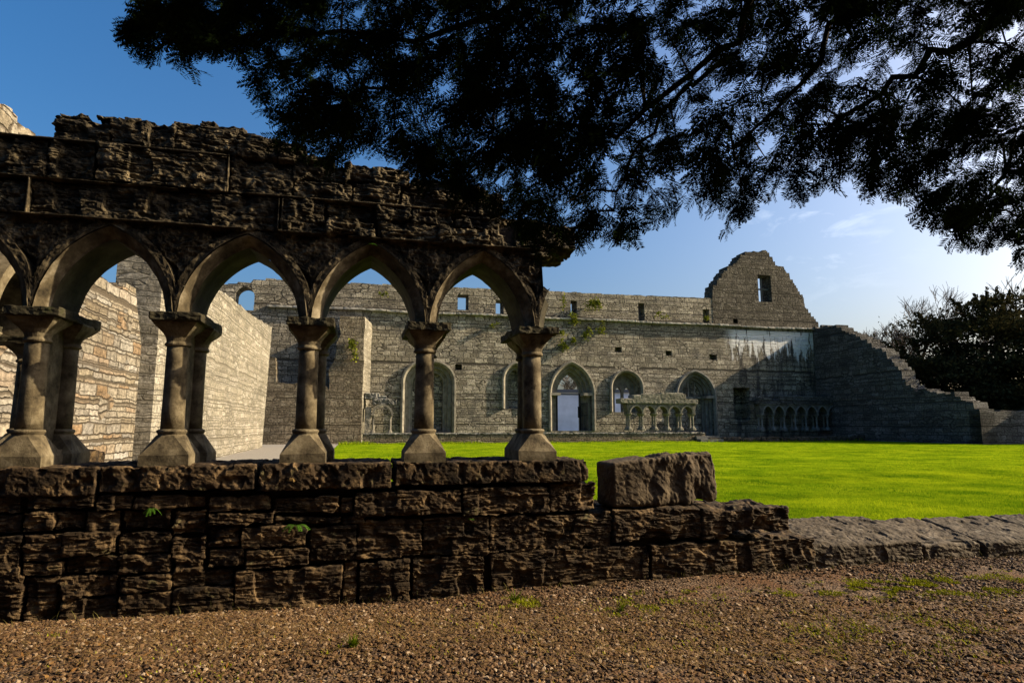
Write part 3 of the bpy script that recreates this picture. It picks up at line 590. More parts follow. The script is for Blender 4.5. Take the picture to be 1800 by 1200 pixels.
# ------------------------------------------------------------------ boolean helper
def solid(poly,y0,y1):
    bm=bmesh.new(); a=[bm.verts.new((x,y0,z)) for x,z in poly]; b=[bm.verts.new((x,y1,z)) for x,z in poly]
    bm.faces.new(a); bm.faces.new(b[::-1]); n=len(a)
    for i in range(n): bm.faces.new((a[i],b[i],b[(i+1)%n],a[(i+1)%n]))
    bmesh.ops.recalc_face_normals(bm,faces=bm.faces); return bm
def cutwall(name,poly,y0,y1,cuts,m,parent=None,loc=None,rz=0):
    bm=solid(poly,y0,y1); me=bpy.data.meshes.new(name); bm.to_mesh(me); bm.free(); me.materials.append(m); o=bpy.data.objects.new(name,me); COL.objects.link(o)
    if cuts:
        cb=bmesh.new()
        for pl,a,b in cuts:
            t=solid(pl,a,b); tm=bpy.data.meshes.new('t'); t.to_mesh(tm); t.free(); cb.from_mesh(tm); bpy.data.meshes.remove(tm)
        cm=bpy.data.meshes.new('c'); cb.to_mesh(cm); cb.free(); c=bpy.data.objects.new('c',cm); COL.objects.link(c)
        md=o.modifiers.new('b','BOOLEAN'); md.operation='DIFFERENCE'; md.solver='EXACT'; md.object=c; md.use_self=True
        dg=bpy.context.evaluated_depsgraph_get(); nm=bpy.data.meshes.new_from_object(o.evaluated_get(dg)); o.modifiers.clear(); o.data=nm; nm.name=name
        bpy.data.objects.remove(c); bpy.data.meshes.remove(cm)
    o.parent=parent
    if loc is not None: o.location=loc; o.rotation_euler=(0,0,rz)
    return o
def jag(pts,step=.32,amp=.12,seed=0,stepy=True):
    """broken masonry outline through (s,z) points"""
    r=random.Random(seed); out=[]
    for (a,b),(c,d) in zip(pts[:-1],pts[1:]):
        L_=math.hypot(c-a,d-b); n=max(1,int(L_/step))
        cut=sorted(r.random() for _ in range(n-1)); cut=[0]+[.5*(i+1)/n+.5*c_ for i,c_ in enumerate(cut)]+[1]
        for i in range(n):
            f=cut[i]; x=a+(c-a)*f; z=b+(d-b)*f; dz=r.uniform(-amp,amp)
            f2=f+(cut[i+1]-f)*r.uniform(.8,.99); x2=a+(c-a)*f2; z2=b+(d-b)*f2
            if stepy: zz=(z+z2)/2+dz*.6; out+= [(x,zz),(x2,zz+r.uniform(-.04,.04))]
            else: out+=[(x,z+dz)]
    out.append(pts[-1]); return out
def mono(pts,eps=.01):
    o=[pts[0]]
    for p in pts[1:]:
        o.append((max(p[0],o[-1][0]+eps),p[1]))
    return o
# ------------------------------------------------------------------ CHURCH
U2=lambda u,v,t=0.:US(u,v,t,O2)
ch=empty('abbey_church',tuple(O2),ROT); tag(ch,'long roofless grey abbey wall with string course, doorways and a ruined gable behind the lawn','church ruin')
top=[U2(*p) for p in [(243,484),(262,478),(290,480),(400,500),(418,497),(445,494),(467,487),(500,492),(700,500),(985,512),(1060,516),(1150,519),(1253,524)]]
zg=U2(1253,524)[1]
gtop=[U2(*p) for p in [(1253,522),(1255,503),(1262,495),(1272,480),(1280,470),(1297,461),(1300,452),(1315,442),(1348,441),(1360,454),(1364,464),(1380,471),(1390,487),(1398,498),(1404,509),(1413,521),(1416,538),(1427,554),(1440,569)]]
poly=mono(jag(top,.5,.05,3))+mono(jag(gtop,.27,.13,4))
poly=mono(poly)
sL=poly[0][0]; sR=poly[-1][0]; zsc=U2(1000,560)[1]
def rect(u0,u1,v0,v1): 
    um=(u0+u1)/2; a=U2(u0,(v0+v1)/2)[0]; b=U2(u1,(v0+v1)/2)[0]; z1=U2(um,v0)[1]; z0=U2(um,v1)[1]; return [(a,z0),(b,z0),(b,z1),(a,z1)]
def archo(u0,u1,vb,vs,va):
    a=U2(u0,vs)[0]; b=U2(u1,vs)[0]; um=(u0+u1)/2; return dict(cx=(a+b)/2,w=b-a,zb=U2(um,vb)[1],zs=U2(um,vs)[1],za=U2(um,va)[1])
def apoly(A_,off=0,n=14):
    P=arch_pts(A_['cx'],A_['w'],A_['zs'],A_['za'],off,n,A_['zb']); return [tuple(p) for p in P]
TW=1.3
D1=archo(970,1040,757,692,640)   # gated doorway
D2=archo(1192,1253,765,697,656)  # blocked doorway
Wn1=archo(712,795,760,672,641)   # tall recess
Wn2=archo(888,925,718,668,642)
Wn3=archo(1077,1126,724,682,655) # window
G1=rect(1290,1319,681,738)
gap=archo(413,447,545,520,503)
cuts=[(apoly(D1),-.5,TW+.5),(apoly(D2),-.5,.75),(apoly(Wn1),-.5,.9),(apoly(Wn2),-.5,.7),(apoly(Wn3),-.5,TW+.5),(G1,-.5,1.15),(apoly(gap),-.5,TW+.5)]
for u0,u1,v0,v1 in ((805,824,517,544),(872,886,527,551),(1004,1015,528,553),(1123,1134,532,564),(1334,1357,483,530)): cuts.append((rect(u0,u1,v0,v1),-.5,TW+.5))
cuts.append((rect(1237,1248,543,571),-.5,.6))
for u0,u1,v0,v1 in ((1081,1093,610,619),(1170,1181,616,625),(1247,1260,623,632),(800,812,640,650),(905,912,651,660),(1290,1298,560,568)): cuts.append((rect(u0,u1,v0,v1),-.5,.6))
P_=[(sL,-.5)]+poly+[(sR,-.5)]
zsplit=zsc
low=[(sL,-.5),(sL,zsplit),(sR+.0,zsplit),(sR,-.5)]
ccl=[c for c in cuts if max(z for _,z in c[0])<zsplit+1.2]
upp=[(sL,zsplit)]+poly+[(sR,zsplit)]
sg=U2(1253,524)[0]
up1=[p for p in poly if p[0]<=sg]; up2=[p for p in poly if p[0]>sg]
cutwall('wall',[(sL,-.5)]+[(sL,zsplit)]+[(sR,zsplit)]+[(sR,-.5)],0,TW,cuts,M_church,ch)
cutwall('upper_wall',[(sL,zsplit)]+up1+[(sg,zsplit)],.10,TW,cuts,M_church,ch)
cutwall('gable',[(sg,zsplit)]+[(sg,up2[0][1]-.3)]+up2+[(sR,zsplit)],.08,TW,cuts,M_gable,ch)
# string course
mb=MB(); ss=U2(470,537)[0]
x=ss
while x<sR-.3:
    l=random.uniform(.8,1.6); x2=min(x+l,sR); dz=.03*math.sin(x*.7); rock(mb,(x+.01,-.26+random.uniform(-.02,.02),zsplit-.10+dz),(x2-.01,.1,zsplit+.06+dz),res=(.12,.1,.05),rad=.03,seed=int(x*13)%97,amp=.8); x=x2
mb.build('string_course',M_string,ch)
# surrounds
def surround(A_,orders,m,name,sill=False,hood=.26):
    mb=MB(); pr=[(.0+hood,.002),(hood,-.14),(hood-.12,-.16),(.02,-.04),(.0,.0)]; y=0.;o=0.
    for (do,dy) in orders:
        pr.append((o,y+dy)); y+=dy; pr.append((o-do*.45,y-.05*dy)); pr.append((o-do*.55,y+.12*dy)); o-=do; pr.append((o,y))
    pr.append((o,y+.25))
    sweep_arch(mb,A_['cx'],A_['w'],A_['zs'],A_['za'],pr,n=16,zb=A_['zb']); mb.build(name,m,ch)
    # impost blocks
    if name=='door_surround':
      for sg_ in (-1,1):
        mb=MB(); x=A_['cx']+sg_*A_['w']/2; a,b=sorted((x-sg_*(-o),x+sg_*.22)); box(mb,(min(a,b),-.10,A_['zs']-.12),(max(a,b),y*.8,A_['zs']+.08)); mb.build('impost',m,ch)
    return o,y,None
o1,y1,im=surround(D1,[(.22,.28),(.22,.28),(.20,.25)],M_dress,'door_surround')
o2,y2,im=surround(D2,[(.20,.22),(.20,.2),(.2,.2)],M_dressg,'door_surround')
surround(Wn1,[(.25,.3),(.3,.3)],M_dress,'window_surround')
surround(Wn2,[(.25,.3)],M_dress,'window_surround')
surround(Wn3,[(.2,.45)],M_dress,'window_surround')
# window tracery: two lights
w3=Wn3; mb=MB(); x0=w3['cx']-w3['w']/2+.2
zlo=w3['zb']; 
def lightcut(cx,w,zb,zs,za): 
    return [tuple(p) for p in arch_pts(cx,w,zs,za,0,8,zb)]
wi=w3['w']-.36; c3=w3['cx']
P3=apoly(dict(cx=c3,w=w3['w'],zb=zlo,zs=w3['zs'],za=w3['za']),-.03)
cutwall('tracery',P3,.62,.86,[(lightcut(c3-.42,.56,zlo-.5,w3['zs']-.35,w3['zs']+.08),.3,1.2),(lightcut(c3+.30,.56,zlo-.5,w3['zs']-.35,w3['zs']+.08),.3,1.2)],M_dress,ch)
# blocked door panel with small tracery
mb=MB(); box(mb,(D2['cx']-.35,.50,D2['zs']-.1),(D2['cx']-.27,.6,D2['zs']+1.2)); box(mb,(D2['cx']+.2,.50,D2['zs']-.1),(D2['cx']+.28,.6,D2['zs']+1.1)); box(mb,(D2['cx']-.8,.50,D2['zs']-.12),(D2['cx']+.8,.62,D2['zs']+.02)); mb.build('tracery',M_dressg,ch)
# gable window mullion and transom
gw=rect(1334,1357,483,530); xm=(gw[0][0]+gw[1][0])/2; zm=(gw[0][1]+gw[2][1])/2
mb=MB(); box(mb,(xm-.05,.5,gw[0][1]),(xm+.05,.62,gw[2][1])); box(mb,(gw[0][0],.49,zm-.04),(gw[1][0],.63,zm+.06)); mb.build('mullion',M_dressg,ch)
# iron gate in the doorway
gt=MB(); cx,wd=D1['cx'],D1['w']; a=cx-wd/2+.64; b=cx+wd/2-.64; zb,zt=D1['zb'],D1['zs']+.02; yg=y1-.05
for x in (a,b): box(gt,(x-.04,yg,zb),(x+.04,yg+.06,zt))
box(gt,(a,yg,zt-.06),(b,yg+.06,zt+.02))
for k in range(9): # the open leaf folded back against the right jamb
    q=k/8; x=b-.05+.75*q*.35; y=yg-.08-.95*q; tube(gt,[(x,y,zb+.1),(x,y,zb+2.0)],.016,5)
for z in (.15,1.1,1.95): tube(gt,[(b-.05,yg-.08,zb+z),(b-.05+.26,yg-1.03,zb+z)],.022,5)
tube(gt,[(b-.08,yg-.02,zt-1.7),(b-.08,yg-.02,zt-.9)],.09,6)
gt.build('gate',M_iron,ch)
# buttress and low range at left of the church
bt=empty('buttress',tuple(O2),ROT); tag(bt,'tall ragged stone buttress with a bright sunlit edge, left of the large arched recess','buttress')
tb=-2.6; s0=U2(590,700,tb)[0]; s1=U2(637,700,tb)[0]; zt=U2(620,556,tb)[1]; s2=U2(657,650,0)[0]
zt0=zt
n=14
rs=random.Random(5)
bm=bmesh.new(); 
xs=[(s0+max(0,(1-z/zt)*0),z) for z in (0,zt)]
# footprint: front-left, front-right, back-right (splayed), back-left
zz=[-.3]+[zt*(i+1)/n for i in range(n)]; rings=[]
for k,z in enumerate(zz):
    f=max(0,z/zt); ragged=rs.uniform(-.12,.12)
    l=s0-.4+ (.55 if f>.85 else .25 if f>.6 else 0)*1.0+ragged; rr_=s1+rs.uniform(-.03,.03)+ (.0)
    wside=1.0 if f>.33 else .5
    rings.append([bm.verts.new(p) for p in ((l,tb,z),(rr_,tb,z),(rr_+(s2-s1)*wside*.8,0.3,z),(l,.3,z))])
for a,b in zip(rings[:-1],rings[1:]):
    for i in range(4): bm.faces.new((a[i],a[(i+1)%4],b[(i+1)%4],b[i]))
bm.faces.new(rings[-1]); me=bpy.data.meshes.new('masonry')
for k_,f_ in enumerate(bm.faces): f_.material_index=1 if (k_%4==1 and k_<4*n) else 0  # right face takes the pale stone, its sunlit brightness put into the colour
bm.to_mesh(me); bm.free(); me.materials.append(M_brown); me.materials.append(M_w2); o=bpy.data.objects.new('masonry',me); COL.objects.link(o); o.parent=bt
lw=empty('ruined_wall',tuple(O2),ROT); tag(lw,'low broken brown wall stepping down between the pale wall and the buttress','wall')
pts=[US(u,v,tb-.1,O2) for u,v in [(440,560),(462,590),(466,625),(484,628),(486,672),(560,676),(600,690),(632,692)]]
q=mono(jag(pts,.4,.06,8)); cutwall('masonry',[(q[0][0],-.5)]+q+[(q[-1][0],-.5)],tb-.1,tb+.9,[],M_brown,lw)
# cloister tomb fragment between buttress and recess
tf=empty('tomb_niche',tuple(O2),ROT); tag(tf,'small single arched niche with a ledge slab, right beside the foot of the tall buttress','niche')
ty=-2.2
def B2(mb,u0,u1,v0,v1,ya,yb,seed=1,t=ty,amp=1.):
    um=(u0+u1)/2; a=US(u0,(v0+v1)/2,t,O2)[0]; b=US(u1,(v0+v1)/2,t,O2)[0]; z1=US(um,v0,t,O2)[1]; z0=US(um,v1,t,O2)[1]
    rock(mb,(a,ya,z0),(b,yb,z1),res=(.08,.1,.06),rad=.04,seed=seed,amp=amp*2)
mb=MB(); B2(mb,655,697,701,711,ty,ty+.9,3); B2(mb,641,668,690,701,ty+.1,ty+.8,4); B2(mb,662,680,695,702,ty+.1,ty+.8,5); mb.build('ledge',M_dressg,tf)
a=US(657,740,ty,O2)[0]; b=US(687,740,ty,O2)[0]; mb=MB(); sweep_arch(mb,(a+b)/2,b-a,US(670,730,ty,O2)[1],US(670,713,ty,O2)[1],[(.02,ty),(.14,ty),(.14,ty+.4),(.02,ty+.4)],n=10,closed=True); 
mb.build('arch',M_dress,tf)
for u in (656,686):
  mb=MB(); lathe(mb,[(.16,US(u,763,ty,O2)[1],1),(.15,US(u,759,ty,O2)[1],1),(.08,US(u,755,ty,O2)[1]),(.075,US(u,736,ty,O2)[1]),(.16,US(u,729,ty,O2)[1],1)],US(u,745,ty,O2)[0],ty+.2,10); mb.build('colonnette',M_dress,tf)
mb=MB(); B2(mb,641,652,715,764,ty+.1,ty+.6,9,amp=.4); mb.build('slab',M_dress,tf)
# ------------------------------------------------------------------ low wall of the far cloister walk
tl=-4.0
lwf=empty('low_wall',tuple(O2),ROT); tag(lwf,'low coursed wall with flat coping at the far edge of the lawn, carrying five small arches','wall')
a=US(638,770,tl,O2)[0]; b=US(1240,768,tl,O2)[0]; ztp=US(1000,760,tl,O2)[1]
cutwall('masonry',[(a,-.2),(a,ztp-.1),(b,ztp-.1),(b,-.2)],tl,tl+.7,[],M_brown,lwf)
mb=MB(); x=a
while x<b: l=random.uniform(.7,1.5); x2=min(b,x+l); rock(mb,(x+.01,tl-.06,ztp-.1),(x2-.01,tl+.76,ztp+.0),res=(.1,.12,.05),rad=.02,seed=int(x*7)%91,amp=.9); x=x2
mb.build('coping',M_dressg,lwf)
# foundation stones right
fd=empty('foundation_wall',tuple(O2),ROT); tag(fd,'knee high line of rough foundation stones at the foot of the shaded ruined wall','wall')
mb=MB(); x=b+.1; e=US(1702,770,tl-.5,O2)[0]; k=0
while x<e:
    l=random.uniform(.6,1.5); x2=min(e,x+l); hh=.55 if x>US(1500,770,tl,O2)[0] else .42; hh*=random.uniform(.8,1.15)
    rock(mb,(x,tl-.5+random.uniform(-.1,.1),0),(x2,tl+.4,.22+hh*.7),res=(.09,.12,.05),rad=.05,seed=700+k,amp=2.2); x=x2; k+=1
mb.build('stones',M_kerb,fd)
mb=MB(); box(mb,(US(1232,768,tl-.6,O2)[0],tl-.6,.0),(US(1272,768,tl-.6,O2)[0],tl+.8,.42)); box(mb,(US(1222,768,tl,O2)[0],tl-.2,.42),(US(1262,768,tl,O2)[0],tl+.9,.6)); stp=mb.build('stone_step',M_dressg); stp.location=tuple(O2); stp.rotation_euler=(0,0,ROT); tag(stp,'two worn pale stone steps at the right end of the low coping wall','steps')
# ------------------------------------------------------------------ far arcade fragments
def fragment(name,label,u0,u1,n,vsill,vabt,vapex,vtop,t,m,mtop,toppieces,rear=True):
    r=empty(name,tuple(O2),ROT); tag(r,label,'arcade',group='cloister fragments by the church')
    a=US(u0,vsill,t,O2)[0]; b=US(u1,vsill,t,O2)[0]; um=(u0+u1)/2
    z0=US(um,vsill,t,O2)[1]; za=US(um,vabt,t,O2)[1]; zp=US(um,vapex,t,O2)[1]; zt=US(um,vtop,t,O2)[1]
    bw=(b-a)/n; hgt=za-z0
    for i in range(n+1):
        x=a+i*bw; mb=MB()
        for dy in ((.12,.5) if rear else (.12,)):
            lathe(mb,[(.17,z0,1),(.17,z0+.08*hgt,1),(.10,z0+.2*hgt,.4),(.07,z0+.24*hgt),(.065,z0+.78*hgt),(.085,z0+.8*hgt),(.075,z0+.83*hgt),(.17,z0+.96*hgt,1),(.17,z0+hgt,1)],x,t+dy,12)
        mb.build('column',m,r)
    # arch slab: outline with arch cuts
    cuts=[([tuple(p) for p in arch_pts(a+(i+.5)*bw,bw*.86,za,zp,0,9,za-1)],t-.5,t+1.2) for i in range(n)]
    cutwall('arch_wall',[(a-.12,za),(a-.26,zt),(b+.26,zt),(b+.12,za)],t,t+.62,cuts,m,r)
    mb=MB(); [sweep_arch(mb,a+(i+.5)*bw,bw*.86,za,zp,[(.0,t+.1),(.0,t-.04),(.09,t-.05),(.10,t+.0)],n=9) for i in range(n)]; mb.build('arch_moulding',m,r)
    mb=MB()
    for k,(p,q_,v0,v1) in enumerate(toppieces): B2(mb,p,q_,v0,v1,t-.10,t+.75,seed=k+31,t=t,amp=.22)
    mb.build('top_course',mtop,r); return r
M_frag=stone('lichened_limestone',(.09,.085,.065),(.24,.225,.18),(.40,.38,.32),5,.5,.02,16,lichen=(.38,.37,.32))
fragment('arcade_fragment','pale five arch fragment of sunlit colonnettes standing on the low coping wall before the doorways',1108,1220,5,756,726,714,709,tl+.05,M_frag,M_frag,[(1090,1150,700,709),(1148,1226,701,710),(1112,1160,694,702),(1126,1205,692,702),(1160,1200,690,695)])
fragment('arcade_fragment','dark seven arch fragment standing in shade against the church corner',1342,1476,7,756,728,714,710,-1.6,M_dressg,M_return,[(1328,1400,703,711),(1398,1440,701,711),(1438,1488,703,711),(1370,1480,696,704),(1332,1350,698,703)])
# ------------------------------------------------------------------ return wall at right (perpendicular to the church)
cs=U2(1436,700)[0]; PR=O2+dA*cs
def URt(u,v,off=0.):
    d=ray(u,v); k=np.dot(PR-C0,dA)/np.dot(d,dA); q=C0+k*d; return -np.dot(q-PR,nA),q[2]
rt=[URt(*p) for p in [(1437,574),(1455,571),(1470,569),(1480,577),(1500,588),(1525,601),(1552,617),(1568,632),(1580,650),(1592,668),(1602,682),(1630,689),(1672,690),(1690,703),(1712,712),(1722,724)]]
rt[0]=(-.8,rt[0][1]); q=mono(jag(rt,.38,.24,12))
# local frame: x along -nA, so rotate by ROT-90deg ; front face (toward -x world side) is +y local => use y from 0 to -? 
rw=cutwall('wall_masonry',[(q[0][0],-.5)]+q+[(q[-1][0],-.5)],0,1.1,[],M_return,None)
rwE=empty('return_wall',tuple(PR),ROT-math.pi/2); rw.parent=rwE; tag(rwE,'shaded grey wall stepping down to the right from the gable corner','wall'); rw.name='masonry'
rend=q[-1][0]; PE=PR-nA*rend
mb=MB(); 
lz=1.0
f2=empty('boundary_wall',tuple(PE),ROT); tag(f2,'low grey boundary wall at the right edge beneath the dark yew','wall')
dz=at(1760,722,PE[1]+1.)[2]
q=mono(jag([(0,dz),(22,dz)],.5,.05,9)); cutwall('masonry',[(0,-.5)]+q+[(22,-.5)],0,.7,[],M_return,f2)
# ------------------------------------------------------------------ left cross walls
def UX(u,v,PX):
    d=ray(u,v); k=np.dot(PX-C0,dA)/np.dot(d,dA); qq=C0+k*d; return -np.dot(qq-PX,nA),qq[2]
PX2=at(470,748,33.); PX2=PX2*np.array([1,1,0])
w2pts=[(0.-0,UX(476,575,PX2)[1])]
a0=UX(460,783,PX2); a1=UX(478,576,PX2); a2=UX(440,552,PX2); a3=UX(403,520,PX2); a4=UX(360,497,PX2)
q=[(a1[0],a1[1])]+mono(jag([(a1[0]+.01,a1[1]),a2,a3,(a4[0],a4[1]),(a4[0]+4,a4[1])],.35,.05,15))
w2=cutwall('masonry',[(a0[0],-.5)]+q+[(q[-1][0],-.5)],-1.0,0,[],M_w2,None)
# visible face is the one toward +dA : local +y after rotation ROT-90 is... keep face at y=0
e2=empty('cross_wall',tuple(PX2),ROT-math.pi/2); w2.parent=e2; tag(e2,'pale sunlit wall running back to the church, seen between the second and third near columns','wall')
w2.scale=(1,1,1)
PX1=at(252,748,15.)*np.array([1,1,0])
b0=UX(257,690,PX1); b1=UX(238,508,PX1)
pts=[UX(u,v,PX1) for u,v in [(238,510),(222,500),(200,508)]]
pn=UX(60,242,PX1); 
prof=[(b1[0],b1[1]),(pts[1][0],pts[1][1]),(pts[2][0],pts[2][1]),(pts[2][0]+1.2,pts[2][1]+.15),UX(100,420,PX1),UX(62,242,PX1),UX(48,222,PX1),UX(30,210,PX1),UX(22,190,PX1),UX(5,184,PX1),UX(-60,150,PX1)]
prof=mono(jag(prof,.28,.06,17)); prof.append((prof[-1][0]+.3,-.5))
w1=cutwall('masonry',[(b0[0]+.05,-.5),(b0[0],b0[1])]+prof,-.9,0,[],M_w1,None)
e1=empty('cross_wall',tuple(PX1),ROT-math.pi/2); w1.parent=e1; tag(e1,'warm brown and orange rubble wall in full sun, seen between the first and second near columns','wall')
rb=empty('range_wall',tuple(A(-25,-8.5,0)),ROT); tag(rb,'long dark rubble wall of the cloister walk, added unseen behind the viewer to cut sky light','wall')
cutwall('masonry',[(0,-.5)]+mono(jag([(0,7.2),(75,7.0)],.6,.1,31))+[(75,-.5)],-1,0,[],M_return,rb)  # unseen wall added to keep sky light off the arcade front
# ------------------------------------------------------------------ building beyond the doorway
mb=MB(); p=at(1000,690,95.); box(mb,(-6,0,-1),(14,6,p[2])); hb=mb.build('wall',plain('blue_grey_render',(1.2,1.2,1.35),.9,sc=.8,var=.12)); eh=empty('house',(p[0]-3,95.,0),0); hb.parent=eh; tag(eh,'pale blue grey building seen through the gated doorway and the window','building')
mb=MB(); box(mb,(-6.3,-.3,p[2]),(14.3,6.3,p[2]+.5)); mb.build('parapet',plain('grey_cap',(.2,.2,.22)),eh)
# ------------------------------------------------------------------ vegetation
def leaves(mb,P,size,jit=1.,up=0.):
    n=len(P); a=rng.normal(size=(n,3)); a/=np.linalg.norm(a,axis=1,keepdims=True); b=np.cross(a,rng.normal(size=(n,3))); b/=np.linalg.norm(b,axis=1,keepdims=True)
    s=size*(.5+rng.random(n))[:,None]; V=np.stack([P-a*s,P+b*s*.5,P+a*s,P-b*s*.5],1).reshape(-1,3)
    mb.add(V,Fq=np.arange(4*n).reshape(-1,4),att=np.repeat(rng.random(n),4))
def ivy(u,v,du,dv,n,t=-.12,label=''):
    mb=MB(); m=rng.integers(3,6); P=[]
    for _ in range(m):
        cu=u+rng.normal()*du*.4; cv=v+rng.normal()*dv*.4; k=n//m
        x=cu+rng.normal(size=k)*du*.28; y=cv+rng.normal(size=k)*dv*.3+abs(x-cu)*.5
        for a,b in zip(x,y): s,z=US(a,b,t,O2); P.append((s,t-rng.random()*.18,z))
    leaves(mb,np.array(P),.085); o=mb.build('ivy',M_ivy); o.location=tuple(O2); o.rotation_euler=(0,0,ROT); tag(o,label,'ivy',group='ivy tufts on the church wall')
for u,v,du,dv,n,lab in ((1040,536,22,14,420,'largest yellow green ivy mat, on the upper wall right of the narrow opening'),(1006,562,14,10,220,'ivy tuft straddling the string course above the gated doorway'),(992,604,10,9,160,'ivy tuft low on the wall above the left of the gated doorway'),(1008,597,7,7,90,'small ivy tuft below the string course above the gated doorway apex'),(1032,582,8,10,140,'hanging ivy tuft below the string course, right of the gated doorway'),(1058,578,9,9,120,'ivy tuft below the string course above the round headed window'),(990,530,7,10,80,'thin ivy strand on the upper wall left of the narrow opening'),(988,585,12,5,80,'flat ivy patch close beside the last near arch'),(868,569,8,4,50,'small ivy tuft below the string course, seen in the fourth near arch'),(1165,552,10,6,60,'pale ivy sprig on the upper wall between the second slit and the blocked one'),(1242,560,6,6,50,'yellow ivy tuft at the foot of the gable'),(672,516,10,5,60,'ivy tuft high in the third near arch'),(620,606,10,18,200,'ivy hanging on the left side of the tall buttress')):
    ivy(u,v,du,dv,n,-.12 if u!=620 else tb-.1,lab)
def frond(mb,P0,n,length,droop,up,w,seed,arc_=6.28,face=-1.57):
    r=random.Random(seed)
    for k in range(n):
        a=face+(k/(max(1,n-1))-.5)*arc_+r.uniform(-.2,.2); L_=length*r.uniform(.7,1.1); m=11
        d=np.array([math.cos(a),math.sin(a),0]); P=[P0+d*L_*f*.8+np.array([0,0,1])*(up*L_*f-droop*L_*f*f) for f in np.linspace(0,1,m)]
        P=np.array(P); side=np.cross(d,[0,0,1.])
        V=[];Fs=[]
        for i in range(1,m):
            ww=w*math.sin(math.pi*(i/(m+1))**.8)+.002
            for sg_ in (-1,1):
                b=P[i]; tp=b+side*sg_*ww+(P[i]-P[i-1])*.5+np.array([0,0,-ww*.25]); c=b+(P[i]-P[i-1])*.75; j=len(V); V+=[b,tp,c]; Fs.append((j,j+1,j+2))
            j=len(V); V+=[P[i-1]+side*.0015,P[i-1]-side*.0015,P[i]]; Fs.append((j,j+1,j+2))
        mb.add(np.array(V),Ft=Fs,att=r.random())
def fern(u,v,n,L_,lab,t=-.03,m=None,seed=0,up=.7,droop=.8):
    s,z=US(u,v,t); P0=A(s,t,z); mb=MB(); frond(mb,np.zeros(3),n,L_,droop,up,L_*.16,seed,3.0,face=-1.57+TH); o=mb.build('fern',m or M_fern); o.location=tuple(P0); tag(o,lab,'fern')
fern(520,925,8,.13,'bright green fern growing from a joint in the block wall under the third column',seed=3)
fern(266,893,6,.08,'small fern tuft in the block wall joint below the second column',seed=4,up=.3)
fern(655,430,5,.05,'tiny fern sprouting over the apex of the third near arch',seed=6)
fern(512,836,7,.06,'mossy olive tuft on the sill face below the third column',seed=9,m=M_dry,up=.1)
fern(828,912,5,.035,'tiny weed in a joint of the block wall under the fourth column',seed=8)
def tufts(name,u,v,n,h,lab,m=M_grass):
    p=ground(u,v); mb=MB(); x=p[0]+rng.normal(size=n)*.012; y=p[1]+rng.normal(size=n)*.010
    for i in range(n):
        b=np.array([x[i],y[i],gh(np.array([x[i]]),np.array([y[i]]))[0]]); a=rng.random()*6.28; l=h*1.3*(.5+rng.random()); tube(mb,[b,b+np.array([math.cos(a)*l*.25,math.sin(a)*l*.25,l*.6]),b+np.array([math.cos(a)*l*.6,math.sin(a)*l*.6,l])],[.0025,.002,.0006],3)
    o=mb.build(name,m); tag(o,lab,'weed')
tufts('grass_tuft',905,1052,40,.05,'low green weed tuft on the gravel below the fourth column')
tufts('grass_tuft',620,1135,60,.04,'low green weed tuft on the gravel, lower left of the middle')
tufts('grass_tuft',1092,1068,30,.04,'low green weed tuft on the gravel just below the large bottom block')
mb=MB(); n=420 # thin weeds and stems along the foot of the near wall
for i in range(n):
    s=rng.uniform(-.3,9.3); t=-.015-abs(rng.normal())*.05; b=A(s,t,0.); b[2]=gh(b[:1],b[1:2])[0]; a=rng.random()*6.28; l=.02+.07*rng.random()**3
    tube(mb,[b,b+np.array([math.cos(a)*l*.2,math.sin(a)*l*.2-.01,l*.6]),b+np.array([math.cos(a)*l*.6,math.sin(a)*l*.5-.01,l])],[.0018,.0014,.0005],3)
tag(mb.build('wall_foot_weeds',leafmat('weed_stems',(.10,.13,.02),(.38,.30,.12),.2)),kind='stuff',label='sparse thin weeds and dry stems along the foot of the near wall',cat='weeds')
mb=MB(); P=[]
for i in range(500): # fallen leaves
    u=rng.uniform(0,1800); v=rng.uniform(1000,1200); p=ground(u,v)
    if np.dot(p-O1,nA)>-.03: continue
    p[2]=gh(p[:1],p[1:2])[0]+.018; P.append(p)
leaves(mb,np.array(P),.014); tag(mb.build('fallen_leaves',leafmat('brown_leaves',(.12,.05,.015),(.42,.24,.09),.1)),kind='stuff',label='small brown fallen leaves scattered over the gravel',cat='leaves')
